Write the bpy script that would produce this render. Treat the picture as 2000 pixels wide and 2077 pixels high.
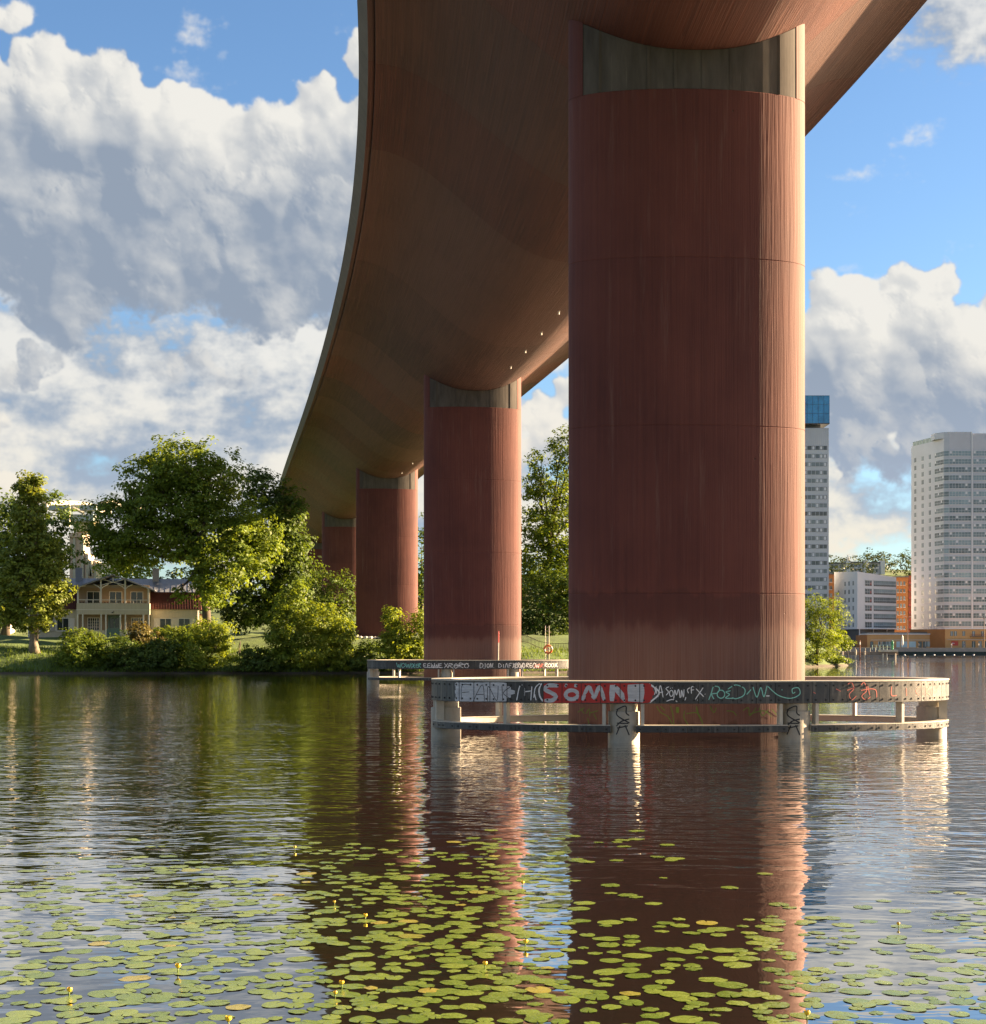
import bpy, bmesh, math, random
import numpy as np
from mathutils import Vector, Matrix

for o in list(bpy.data.objects):
    bpy.data.objects.remove(o)
SC = bpy.context.scene
COL = SC.collection
R = math.radians
random.seed(7)
RNG = np.random.default_rng(7)

# ------------------------------------------------------------------ camera
FPX, HOR, CAMZ = 3193.0, 1311.5, 3.09         # focal length and horizon in pixels of the 2000 x 2077 photograph
cam_data = bpy.data.cameras.new('camera')
cam = bpy.data.objects.new('camera', cam_data)
COL.objects.link(cam)
cam.location = (0, 0, CAMZ)
cam.rotation_euler = (R(90), 0, 0)            # level, so that all verticals stay vertical
cam_data.sensor_fit = 'AUTO'
cam_data.sensor_width = 36.0
cam_data.lens = FPX / 2077 * 36.0
cam_data.shift_y = (HOR - 2077 / 2) / 2077    # rising-front lens
cam_data.clip_start = 0.1
cam_data.clip_end = 9000
SC.camera = cam

# ------------------------------------------------------------------ light
SUN_AZ, SUN_EL = R(74.3), R(19.0)             # azimuth from the viewing direction, clockwise; elevation
SUN_DIR = Vector((math.sin(SUN_AZ) * math.cos(SUN_EL), math.cos(SUN_AZ) * math.cos(SUN_EL), math.sin(SUN_EL)))
sun_data = bpy.data.lights.new('sun', 'SUN')
sun_data.energy = 4.2
sun_data.angle = R(0.55)
sun_data.color = (1.0, 0.71, 0.43)
sun = bpy.data.objects.new('sun', sun_data)
COL.objects.link(sun)
sun.location = SUN_DIR * 300
sun.rotation_euler = (-SUN_DIR).to_track_quat('-Z', 'Y').to_euler()

SKY_STRENGTH = 0.05
EXPOSURE = 3.05
world = bpy.data.worlds.new('World')
SC.world = world
world.use_nodes = True


class NT:
    """Small helper round a node tree."""
    def __init__(self, nt):
        self.nt = nt

    def n(self, kind, **props):
        nd = self.nt.nodes.new(kind)
        for k, v in props.items():
            setattr(nd, k, v)
        return nd

    def put(self, sock, v):
        if isinstance(v, bpy.types.NodeSocket):
            self.nt.links.new(v, sock)
        elif v is not None:
            if hasattr(sock, 'default_value'):
                try:
                    sock.default_value = v
                except Exception:
                    sock.default_value = tuple(v) + (1.0,)

    def m(self, op, a, b=None, c=None, clamp=False):
        nd = self.n('ShaderNodeMath', operation=op, use_clamp=clamp)
        for i, v in enumerate((a, b, c)):
            if v is not None:
                self.put(nd.inputs[i], v)
        return nd.outputs[0]

    def vm(self, op, a, b=None, scale=None):
        nd = self.n('ShaderNodeVectorMath', operation=op)
        self.put(nd.inputs[0], a)
        if b is not None:
            self.put(nd.inputs[1], b)
        if scale is not None:
            self.put(nd.inputs['Scale'], scale)
        return nd.outputs['Value'] if op in ('LENGTH', 'DOT_PRODUCT', 'DISTANCE') else nd.outputs[0]

    def mix(self, f, a, b, mode='MIX'):
        nd = self.n('ShaderNodeMix', data_type='RGBA', blend_type=mode)
        nd.clamp_factor = True
        self.put(nd.inputs[0], f)
        self.put(nd.inputs[6], a if isinstance(a, bpy.types.NodeSocket) else tuple(a)[:3] + (1.0,))
        self.put(nd.inputs[7], b if isinstance(b, bpy.types.NodeSocket) else tuple(b)[:3] + (1.0,))
        return nd.outputs[2]

    def noise(self, vec, scale, detail=4.0, rough=0.55, dist=0.0, color=False):
        nd = self.n('ShaderNodeTexNoise')
        if vec is not None:
            self.put(nd.inputs['Vector'], vec)
        nd.inputs['Scale'].default_value = scale
        nd.inputs['Detail'].default_value = detail
        nd.inputs['Roughness'].default_value = rough
        nd.inputs['Distortion'].default_value = dist
        return nd.outputs['Color' if color else 'Fac']

    def sstep(self, x, lo, hi, a=0.0, b=1.0):
        nd = self.n('ShaderNodeMapRange', interpolation_type='SMOOTHSTEP', clamp=True)
        self.put(nd.inputs[0], x)
        self.put(nd.inputs[1], lo); self.put(nd.inputs[2], hi); self.put(nd.inputs[3], a); self.put(nd.inputs[4], b)
        return nd.outputs[0]

    def lin(self, x, lo, hi, a=0.0, b=1.0):
        nd = self.n('ShaderNodeMapRange', interpolation_type='LINEAR', clamp=True)
        self.put(nd.inputs[0], x)
        self.put(nd.inputs[1], lo); self.put(nd.inputs[2], hi); self.put(nd.inputs[3], a); self.put(nd.inputs[4], b)
        return nd.outputs[0]


# cumulus field synthesised as a relief of round puffs, lit by the sun; az -30..30 deg, el 0..45 deg, mirrored onwards round the dome
def make_clouds(W=1600, H=1200):
    rng = np.random.default_rng(21)
    PPD = W / 60.0

    def gfield(beta, seed, lo=0.0, hi=1e9, asp=1.0):
        r = np.random.default_rng(seed)
        fy = np.fft.fftfreq(H)[:, None] * H * asp
        fx = np.fft.rfftfreq(W)[None, :] * W * (H / W)
        f = np.sqrt(fx * fx + fy * fy)
        f[0, 0] = 1
        amp = f ** (-beta) * (f > lo) * (f < hi)
        z = np.fft.irfft2(amp * np.exp(2j * np.pi * r.random((H, W // 2 + 1))), s=(H, W))
        return (z - z.mean()) / z.std()

    def blur(a, s):
        fy = np.fft.fftfreq(H)[:, None]
        fx = np.fft.rfftfreq(W)[None, :]
        return np.fft.irfft2(np.fft.rfft2(a) * np.exp(-2 * (np.pi * s) ** 2 * (fx * fx + fy * fy)), s=(H, W))

    def sm(x, a, b):
        t = np.clip((x - a) / (b - a), 0, 1)
        return t * t * (3 - 2 * t)

    def to_px(x, y):
        az = math.degrees(math.atan((x - 1000) / FPX))
        el = math.degrees(math.atan((HOR - y) / FPX * math.cos(math.radians(az))))
        return (az + 30) * PPD, el * PPD          # row counted upwards from the horizon
    K = PPD * math.degrees(1 / FPX)               # image pixels per photograph pixel
    h = np.full((H, W), -1e3)
    dens = np.zeros((H, W))
    yy, xx = np.mgrid[0:H, 0:W].astype(np.float32)

    def puff(cx, cy, r, z):
        x0, x1 = int(max(0, cx - r)), int(min(W, cx + r + 1))
        y0, y1 = int(max(0, cy - r)), int(min(H, cy + r + 1))
        if x1 <= x0 or y1 <= y0:
            return
        d2 = (xx[y0:y1, x0:x1] - cx) ** 2 + (yy[y0:y1, x0:x1] - cy) ** 2
        q = np.maximum(0, 1 - d2 / (r * r))
        s = z + np.where(q > 0, np.sqrt(q) * r, -2000)
        h[y0:y1, x0:x1] = np.maximum(h[y0:y1, x0:x1], s)

    def mass(x, y, rx, ry, n, big, z0=0.0, flat=0.35):
        """heap of puffs; x, y is the middle of its flat base, ry its height."""
        cx, cy = to_px(x, y)
        rx, ry = rx * K, ry * K
        for i in range(n):
            a = rng.uniform(-1, 1)
            top = (1 - abs(a) ** 2.2)
            b = rng.uniform(0, 1) ** 0.8 * top
            r = big * K * rng.uniform(.45, 1.0) * (1.1 - .35 * b)
            px_, py_ = cx + a * rx, cy + b * ry
            z = z0 * K + rng.uniform(-.6, .6) * big * K
            puff(px_, py_, r, z)
            for j in range(7):
                th, ph = rng.uniform(-.5, math.pi + .5), rng.uniform(0, 1.3)
                r2 = r * rng.uniform(.22, .5)
                qx, qy, qz = px_ + r * .85 * math.cos(th) * math.sin(ph), py_ + r * .85 * math.sin(th) * math.sin(ph), z + r * .85 * math.cos(ph)
                puff(qx, qy, r2, qz)
                for k in range(4):
                    th2, ph2 = rng.uniform(0, 6.28), rng.uniform(0, 1.4)
                    r3 = r2 * rng.uniform(.25, .5)
                    puff(qx + r2 * .85 * math.cos(th2) * math.sin(ph2), qy + r2 * .85 * math.sin(th2) * math.sin(ph2), r3, qz + r2 * .85 * math.cos(ph2))

    # the banks that stand in view
    mass(90, 600, 430, 400, 70, 95, 0)
    mass(250, 300, 130, 120, 12, 80, 60)
    mass(-120, 500, 250, 330, 30, 95, 0)
    mass(520, 600, 380, 330, 60, 90, 30)
    mass(620, 420, 260, 190, 24, 75, 30)
    mass(800, 480, 170, 350, 26, 90, 40)
    mass(-30, 40, 60, 40, 6, 40)
    mass(380, 770, 110, 55, 14, 26, 120)
    mass(70, 770, 60, 60, 9, 26, 120)
    mass(-10, 880, 110, 30, 8, 22, 160)
    mass(1690, 800, 170, 190, 34, 70, 0)
    mass(1850, 790, 120, 240, 26, 58, 40)
    mass(2010, 790, 150, 170, 24, 62, 0)
    mass(1860, 880, 320, 70, 26, 50, -40)
    mass(1720, 960, 150, 70, 20, 32, 120)
    mass(1830, 970, 110, 50, 14, 26, 120)
    mass(1960, 940, 90, 50, 9, 24, 80)
    mass(1120, 960, 150, 170, 20, 60, 0)
    # and on round the horizon and overhead, as the sky in view implies
    for i in range(46):
        a, e = rng.uniform(-30, 30), rng.uniform(2, 42)
        x = 1000 + FPX * math.tan(math.radians(a))
        y = HOR - FPX * math.tan(math.radians(e)) / math.cos(math.radians(a))
        inside = (-150 < x < 2150 and -130 < y)
        if inside:
            continue
        s = rng.uniform(.5, 1.3) * (1.2 if e > 20 else .8)
        mass(x, y, 240 * s, 130 * s, 26, 70 * s, rng.uniform(-60, 60))

    f1 = gfield(1.75, 1, 6)
    f2 = gfield(1.45, 2, 18)
    f3 = gfield(1.9, 3, 3, asp=.7)
    f4 = gfield(1.75, 4, 4, asp=.40)
    f5 = gfield(1.6, 9, 9)
    # warp the outlines so that the puffs lose their perfect circles
    wx, wy = gfield(1.8, 5, 14) * 4.5, gfield(1.8, 6, 14) * 4.5
    ix = np.clip((xx + wx).astype(int), 0, W - 1)
    iy = np.clip((yy + wy).astype(int), 0, H - 1)
    h = h[iy, ix]
    solid = (h > -500).astype(float)
    hs = np.where(solid > 0, h, -30 * K)
    hs = hs + (f1 * 4.5 + f2 * 1.6) * K
    soft1, soft2 = blur(hs, 3.0), blur(hs, 8.0)
    k1 = sm(f5, -1.0, 1.2)                          # some heads crisp, others dissolving
    hs = .50 * hs * k1 + soft1 * (1 - .50 * k1)
    hs = .72 * hs + .28 * soft2
    L = np.array([.70, .62, .34])
    L /= np.linalg.norm(L)
    gy, gx = np.gradient(hs)
    nn = np.sqrt(gx * gx + gy * gy + 1.6)
    lam = (-gx * L[0] - gy * L[1] + L[2] * 1.2) / nn
    lam = np.clip((lam + .40) / 1.35, 0, 1)
    sh = np.zeros((H, W))
    for k in range(1, 20):
        st = 3.2 * k * (1 + .05 * k)
        dx, dy = int(round(L[0] * st / .94)), int(round(L[1] * st / .94))
        hq = np.roll(np.roll(soft1, -dx, 1), -dy, 0)
        sh = np.maximum(sh, np.clip((hq - (hs + st * L[2] / .94)) / (24 + 1.2 * st), 0, 1))
    sh = blur(sh, 2.5)
    cov = solid
    c1, c2, c3 = blur(cov, 1.8), blur(cov, 7.0), blur(cov, 16.0)
    cover = c1 * k1 + (.45 * c1 + .55 * c2) * (1 - k1)
    above = np.zeros((H, W))                        # how much cloud lies above: bases go grey
    for k in range(1, 19):
        above += np.roll(c2, -int(12 * k * K), 0) / 18
    base = sm(above, .12, .55)
    cover = cover * (1 - base) + np.minimum(cover, .15 * c2 + .85 * c3) * base
    lit = lam * (1 - .38 * sh)
    lit = .50 * lit + .30 * blur(lit, 3) + .2 * blur(lit, 12)
    tone = 1.10 - .88 * sm(above + .09 * f3 + .05 * f1, .05, 1.05)
    lit = .55 * lit + .55 * tone + .10 * f3 * c2 + .06 * f1 * c2 + .05 * f5 * c2 - .05 - .20 * sm(above, .55, 1.0) * c2 + .05 * f4 * c2
    lit = np.clip((lit - .02) / .92, 0, 1) ** 1.15
    edge = np.exp(-((cover - .5) / .34) ** 2)
    alpha = sm(cover + (.15 * f2 + .12 * f1) * edge, .20, .86)
    # thin veils between and under the banks
    el = yy / PPD
    az = xx / PPD - 30
    band = np.exp(-((el - 8.6) / 3.8) ** 4) * sm(-az, -6, 3) * 2.15 + np.exp(-((el - 4.2) / 2.2) ** 2) * sm(-az, -6, 3) * 1.35          # the hazy layer under the left bank
    wisp = np.exp(-((el - 21.0) / 2.2) ** 2) * np.exp(-((az - 16.8) / 3.8) ** 2) * 2.2
    strat = np.exp(-((el - 5.0) / 1.1) ** 2) * sm(az, 6, 11) * 1.5 + np.exp(-((el - 8.2) / 2.0) ** 2) * sm(az, 6, 11) * 1.5
    gate = .75 * sm(np.abs(el - 19), 8, 15) + band + wisp + strat
    va = .93 * sm(f4 * .5 + f1 * .42 + .13 * f2 + 1.35 * gate, .8, 2.6)
    vlit = sm(.56 + .17 * f1 + .22 * f4 + .05 * f2, .05, 1.05)
    lit = lit * alpha + vlit * (1 - alpha)
    A = 1 - (1 - alpha) * (1 - va)
    A = A * sm(el, .3, 3.0)
    return np.clip(lit, 0, 1), np.clip(A, 0, 1)


# the sky: Nishita air with the cumulus field in it
def build_sky():
    lit, A = make_clouds()
    H, W = lit.shape
    px = np.ones((H, W, 4), np.float32)
    px[..., 0] = lit
    px[..., 1] = A
    px[..., 2] = 0
    img = bpy.data.images.new('cloud_field', W, H, alpha=False, float_buffer=True)
    img.colorspace_settings.name = 'Non-Color'
    img.pixels.foreach_set(px.ravel())
    img.update()
    img.pack()
    nt = world.node_tree
    nt.nodes.clear()
    t = NT(nt)
    out = t.n('ShaderNodeOutputWorld')
    bg = t.n('ShaderNodeBackground')
    bg.inputs[1].default_value = SKY_STRENGTH
    sky = t.n('ShaderNodeTexSky', sky_type='NISHITA')
    sky.sun_disc = False
    sky.sun_elevation = SUN_EL
    sky.sun_rotation = SUN_AZ
    sky.air_density = 1.0
    sky.dust_density = 0.6
    sky.ozone_density = 2.0
    tc = t.n('ShaderNodeTexCoord')
    sep = t.n('ShaderNodeSeparateXYZ')
    t.put(sep.inputs[0], t.vm('NORMALIZE', tc.outputs['Generated']))
    az = t.m('ARCTAN2', sep.outputs[0], sep.outputs[1])
    el = t.m('ARCSINE', sep.outputs[2])
    cmb = t.n('ShaderNodeCombineXYZ')
    t.put(cmb.inputs[0], t.m('ADD', t.m('MULTIPLY', az, 1 / R(60)), 0.5))
    t.put(cmb.inputs[1], t.m('MULTIPLY', el, 1 / R(45)))
    tex = t.n('ShaderNodeTexImage', interpolation='Cubic', extension='MIRROR')
    tex.image = img
    t.put(tex.inputs[0], cmb.outputs[0])
    sc = t.n('ShaderNodeSeparateColor')
    t.put(sc.inputs[0], tex.outputs[0])
    low = t.sstep(sep.outputs[2], 0.0, 0.22)
    white = t.mix(low, CLOUD_WHITE_LOW, CLOUD_WHITE)
    dark = t.mix(low, CLOUD_DARK_LOW, CLOUD_DARK)
    cloud = t.mix(sc.outputs[0], dark, white)
    cloud = t.vm('SCALE', cloud, scale=1.0 / SKY_STRENGTH)
    air = t.mix(1.0, sky.outputs[0], AIR_TINT, 'MULTIPLY')
    up = t.sstep(sep.outputs[2], -0.004, 0.0)
    col = t.mix(t.m('MULTIPLY', sc.outputs[1], up), air, cloud)
    t.put(bg.inputs[0], col)
    nt.links.new(bg.outputs[0], out.inputs[0])


CLOUD_WHITE, CLOUD_WHITE_LOW = (0.106, 0.1035, 0.097), (0.114, 0.102, 0.083)
CLOUD_DARK, CLOUD_DARK_LOW = (0.036, 0.0435, 0.055), (0.053, 0.062, 0.077)
AIR_TINT = (0.36, 0.43, 0.50)
build_sky()
SC.view_settings.view_transform = 'Standard'
SC.view_settings.look = 'None'
SC.view_settings.gamma = 1.0
SC.view_settings.use_curve_mapping = False
SC.view_settings.exposure = EXPOSURE
SC.render.engine = 'CYCLES'
cy = SC.cycles
cy.use_denoising = True
cy.max_bounces = 8
cy.diffuse_bounces = 3
cy.glossy_bounces = 4
cy.transmission_bounces = 4
cy.transparent_max_bounces = 4
cy.sample_clamp_indirect = 4.0
cy.blur_glossy = 1.0

# ------------------------------------------------------------------ helpers
def at(x, y, Y):
    """world point at depth Y that photograph pixel (x, y) looks at"""
    return Vector(((x - 1000) * Y / FPX, Y, CAMZ + (HOR - y) * Y / FPX))


class MB:
    """collects faces for ONE mesh"""
    def __init__(self):
        self.v, self.f, self.mi = [], [], []

    def add(self, verts, faces, mi=0):
        o = len(self.v)
        self.v += [tuple(p) for p in verts]
        self.f += [tuple(i + o for i in q) for q in faces]
        self.mi += [mi] * len(faces)
        return self

    def box(self, x0, x1, y0, y1, z0, z1, mi=0, M=None):
        P = [Vector(p) for p in ((x0, y0, z0), (x1, y0, z0), (x1, y1, z0), (x0, y1, z0), (x0, y0, z1), (x1, y0, z1), (x1, y1, z1), (x0, y1, z1))]
        if M is not None:
            P = [M @ p for p in P]
        return self.add(P, [(0, 3, 2, 1), (4, 5, 6, 7), (0, 1, 5, 4), (1, 2, 6, 5), (2, 3, 7, 6), (3, 0, 4, 7)], mi)

    def bar(self, a, b, w, d=None, mi=0, up=(0, 0, 1)):
        """rectangular bar from a to b"""
        a, b = Vector(a), Vector(b)
        d = w if d is None else d
        t = (b - a).normalized()
        u = Vector(up)
        if abs(t.dot(u)) > .98:
            u = Vector((0, 1, 0))
        s = t.cross(u).normalized()
        n = s.cross(t).normalized()
        P = [p + s * (w / 2 * i) + n * (d / 2 * j) for p in (a, b) for i, j in ((-1, -1), (1, -1), (1, 1), (-1, 1))]
        return self.add(P, [(0, 1, 2, 3), (7, 6, 5, 4), (0, 4, 5, 1), (1, 5, 6, 2), (2, 6, 7, 3), (3, 7, 4, 0)], mi)

    def tube(self, pts, rad, n=8, mi=0, cap=True):
        pts = [Vector(p) for p in pts]
        if not hasattr(rad, '__len__'):
            rad = [rad] * len(pts)
        V, F = [], []
        ref = Vector((.31, .17, .93))
        for i, p in enumerate(pts):
            t = (pts[min(i + 1, len(pts) - 1)] - pts[max(i - 1, 0)]).normalized()
            s = t.cross(ref)
            if s.length < .05:
                s = t.cross(Vector((1, 0, 0)))
            s.normalize()
            q = s.cross(t)
            for k in range(n):
                a = 2 * math.pi * k / n
                V.append(p + (s * math.cos(a) + q * math.sin(a)) * rad[i])
        for i in range(len(pts) - 1):
            for k in range(n):
                F.append((i * n + k, i * n + (k + 1) % n, (i + 1) * n + (k + 1) % n, (i + 1) * n + k))
        if cap:
            F.append(tuple(range(n - 1, -1, -1)))
            F.append(tuple((len(pts) - 1) * n + k for k in range(n)))
        return self.add(V, F, mi)

    def lathe(self, prof, n=16, c=(0, 0, 0), mi=0):
        """prof: (radius, z) from bottom to top"""
        V, F = [], []
        for r, z in prof:
            for k in range(n):
                a = 2 * math.pi * k / n
                V.append((c[0] + r * math.cos(a), c[1] + r * math.sin(a), c[2] + z))
        for i in range(len(prof) - 1):
            for k in range(n):
                F.append((i * n + k, i * n + (k + 1) % n, (i + 1) * n + (k + 1) % n, (i + 1) * n + k))
        F.append(tuple(range(n - 1, -1, -1)))
        F.append(tuple((len(prof) - 1) * n + k for k in range(n)))
        return self.add(V, F, mi)

    def prism(self, poly, y0, y1, mi=0):
        """outline in (x, z), extruded along y"""
        n = len(poly)
        V = [(x, y0, z) for x, z in poly] + [(x, y1, z) for x, z in poly]
        F = [tuple(range(n)), tuple(range(2 * n - 1, n - 1, -1))] + [(i + n, (i + 1) % n + n, (i + 1) % n, i) for i in range(n)]
        return self.add(V, F, mi)

    def mesh(self, name):
        me = bpy.data.meshes.new(name)
        me.from_pydata(self.v, [], self.f)
        if any(self.mi):
            me.polygons.foreach_set('material_index', self.mi)
        me.update()
        return me

    def build(self, name, mats, parent=None, smooth=False, bevel=0.0, **kw):
        me = self.mesh(name)
        return link(name, me, mats, parent, smooth, bevel, **kw)


def link(name, me, mats=None, parent=None, smooth=False, bevel=0.0, loc=None, rotz=0.0, label=None, cat=None, group=None, kind=None):
    o = bpy.data.objects.new(name, me)
    COL.objects.link(o)
    if me is not None and mats is not None:
        for m in (mats if isinstance(mats, (list, tuple)) else [mats]):
            me.materials.append(m)
        if smooth:
            me.polygons.foreach_set('use_smooth', [True] * len(me.polygons))
    if bevel:
        b = o.modifiers.new('bevel', 'BEVEL')
        b.width = bevel
        b.segments = 2
        b.limit_method = 'ANGLE'
    if parent is not None:
        o.parent = parent
    if loc is not None:
        o.location = loc
    if rotz:
        o.rotation_euler = (0, 0, rotz)
    tag(o, label, cat, group, kind)
    return o


def tag(o, label=None, cat=None, group=None, kind=None):
    for k, v in (('label', label), ('category', cat), ('group', group), ('kind', kind)):
        if v:
            o[k] = v
    return o


def empty(name, loc=(0, 0, 0), rotz=0.0, parent=None, **kw):
    o = link(name, None, None, parent, loc=loc, rotz=rotz, **kw)
    o.empty_display_size = .5
    return o


def copy_tree(o, parent=None, skip=()):
    c = o.copy()
    COL.objects.link(c)
    c.parent = parent
    for ch in o.children:
        if ch.name.split('.')[0] not in skip:
            copy_tree(ch, c, skip)
    return c


# ------------------------------------------------------------------ materials
MATS = {}


def new_mat(name):
    m = bpy.data.materials.new(name)
    m.use_nodes = True
    m.node_tree.nodes.clear()
    t = NT(m.node_tree)
    out = t.n('ShaderNodeOutputMaterial')
    b = t.n('ShaderNodeBsdfPrincipled')
    m.node_tree.links.new(b.outputs[0], out.inputs[0])
    return m, t, b, out


def pmat(name, col, rough=.6, var=.18, scale=2.0, bump=0.0, bscale=None, stretch=(1, 1, 1), metal=0.0, ior=1.45, tint=None, objvar=0.0):
    """plain procedural material: two scales of noise vary the colour, a third gives relief"""
    if name in MATS:
        return MATS[name]
    m, t, b, out = new_mat(name)
    tc = t.n('ShaderNodeTexCoord')
    vec = t.vm('MULTIPLY', tc.outputs['Object'], stretch)
    n1 = t.noise(vec, scale, 5.0, .6)
    n2 = t.noise(vec, scale * 6.3, 4.0, .6)
    f = t.m('ADD', t.m('MULTIPLY', n1, .65), t.m('MULTIPLY', n2, .35))
    f = t.lin(f, .3, .7, 0, 1)
    c = Vector(col)
    lo = c * (1 - var)
    hi = c * (1 + var)
    if tint is not None:
        hi = Vector(tint)
    colr = t.mix(f, lo, hi)
    if objvar:
        oi = t.n('ShaderNodeObjectInfo')
        k = t.lin(oi.outputs['Random'], 0, 1, 1 - objvar, 1 + objvar)
        colr = t.vm('SCALE', colr, scale=k)
    t.put(b.inputs['Base Color'], colr)
    t.put(b.inputs['Roughness'], t.lin(n2, .3, .7, max(0, rough - .07), min(1, rough + .07)))
    b.inputs['Metallic'].default_value = metal
    b.inputs['IOR'].default_value = ior
    if bump:
        bp = t.n('ShaderNodeBump')
        bp.inputs['Strength'].default_value = bump
        bp.inputs['Distance'].default_value = .02
        t.put(bp.inputs['Height'], t.noise(vec, bscale or scale * 9, 5.0, .6))
        t.put(b.inputs['Normal'], bp.outputs[0])
    MATS[name] = m
    return m


def glass_mat(name, col, rough=.06, ior=1.5, wav=.0):
    """window glass seen from outside in daylight: dark room behind a reflecting pane"""
    m, t, b, out = new_mat(name)
    oi = t.n('ShaderNodeObjectInfo')
    tc = t.n('ShaderNodeTexCoord')
    n = t.noise(tc.outputs['Object'], .35, 2.0, .5)
    k = t.m('ADD', t.m('MULTIPLY', oi.outputs['Random'], .7), t.m('MULTIPLY', n, .9))
    t.put(b.inputs['Base Color'], t.vm('SCALE', tuple(col), scale=k))
    b.inputs['Roughness'].default_value = rough
    b.inputs['IOR'].default_value = ior
    if wav:
        bp = t.n('ShaderNodeBump')
        bp.inputs['Strength'].default_value = wav
        bp.inputs['Distance'].default_value = .05
        t.put(bp.inputs['Height'], t.noise(tc.outputs['Object'], .8, 2.0, .5))
        t.put(b.inputs['Normal'], bp.outputs[0])
    MATS[name] = m
    return m


def concrete_girder():
    m, t, b, out = new_mat('girder_concrete')
    uv = t.n('ShaderNodeUVMap')
    uv.uv_map = 'run'
    # u runs along the bridge, v round the section, both in metres
    boards = t.noise(t.vm('MULTIPLY', uv.outputs[0], (.10, 9.0, 1)), 1.0, 3.0, .6)
    fineb = t.noise(t.vm('MULTIPLY', uv.outputs[0], (.25, 26.0, 1)), 1.0, 2.0, .5)
    big = t.noise(t.vm('MULTIPLY', uv.outputs[0], (.09, .22, 1)), 1.0, 4.0, .6)
    oi = t.n('ShaderNodeObjectInfo')
    seg = oi.outputs['Random']
    a, c = (0.032, .0130, .0100), (.100, .045, .030)
    # planks of the formwork: each its own tone, a fine fin between them
    sepu = t.n('ShaderNodeSeparateXYZ')
    t.put(sepu.inputs[0], uv.outputs[0])
    vb = t.m('MULTIPLY', sepu.outputs[1], 1 / .125)
    bid = t.m('FLOOR', vb)
    wn = t.n('ShaderNodeTexWhiteNoise', noise_dimensions='2D')
    cmbv = t.n('ShaderNodeCombineXYZ')
    t.put(cmbv.inputs[0], bid)
    t.put(cmbv.inputs[1], t.m('FLOOR', t.m('ADD', t.m('MULTIPLY', sepu.outputs[0], 1 / 4.3), t.m('MULTIPLY', bid, .377))))
    t.put(wn.inputs['Vector'], cmbv.outputs[0])
    plank = wn.outputs['Value']
    fr_ = t.m('FRACT', vb)
    fin = t.sstep(t.m('ABSOLUTE', t.m('SUBTRACT', fr_, .5)), .40, .50)
    f = t.m('ADD', t.m('MULTIPLY', t.m('ADD', t.m('MULTIPLY', t.lin(boards, .3, .7), .5), t.m('MULTIPLY', plank, .5)), .62), t.m('ADD', t.m('MULTIPLY', t.lin(big, .3, .7), .35), t.m('MULTIPLY', seg, .45)))
    col = t.mix(f, a, c)
    red = t.mix(1.0, col, (1.08, .80, .74), 'MULTIPLY')
    col = t.mix(t.sstep(t.m('FRACT', t.m('MULTIPLY', seg, 7.31)), .45, .75), col, red)
    grime = t.sstep(t.noise(t.vm('MULTIPLY', uv.outputs[0], (.03, 2.3, 1)), 1.0, 4.0, .65), .56, .74)
    col = t.mix(t.m('MULTIPLY', grime, .45), col, (.036, .02, .016))
    col = t.mix(t.m('MULTIPLY', fin, .35), col, (.030, .015, .012))
    t.put(b.inputs['Base Color'], col)
    b.inputs['Roughness'].default_value = .72
    b.inputs['IOR'].default_value = 1.4
    bp = t.n('ShaderNodeBump')
    bp.inputs['Strength'].default_value = 1.0
    bp.inputs['Distance'].default_value = .04
    t.put(bp.inputs['Height'], t.m('ADD', t.m('ADD', t.m('MULTIPLY', boards, .6), t.m('MULTIPLY', fineb, .35)), t.m('ADD', t.m('MULTIPLY', plank, .25), t.m('MULTIPLY', fin, -.35))))
    t.put(b.inputs['Normal'], bp.outputs[0])
    MATS['girder'] = m
    return m


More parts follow.
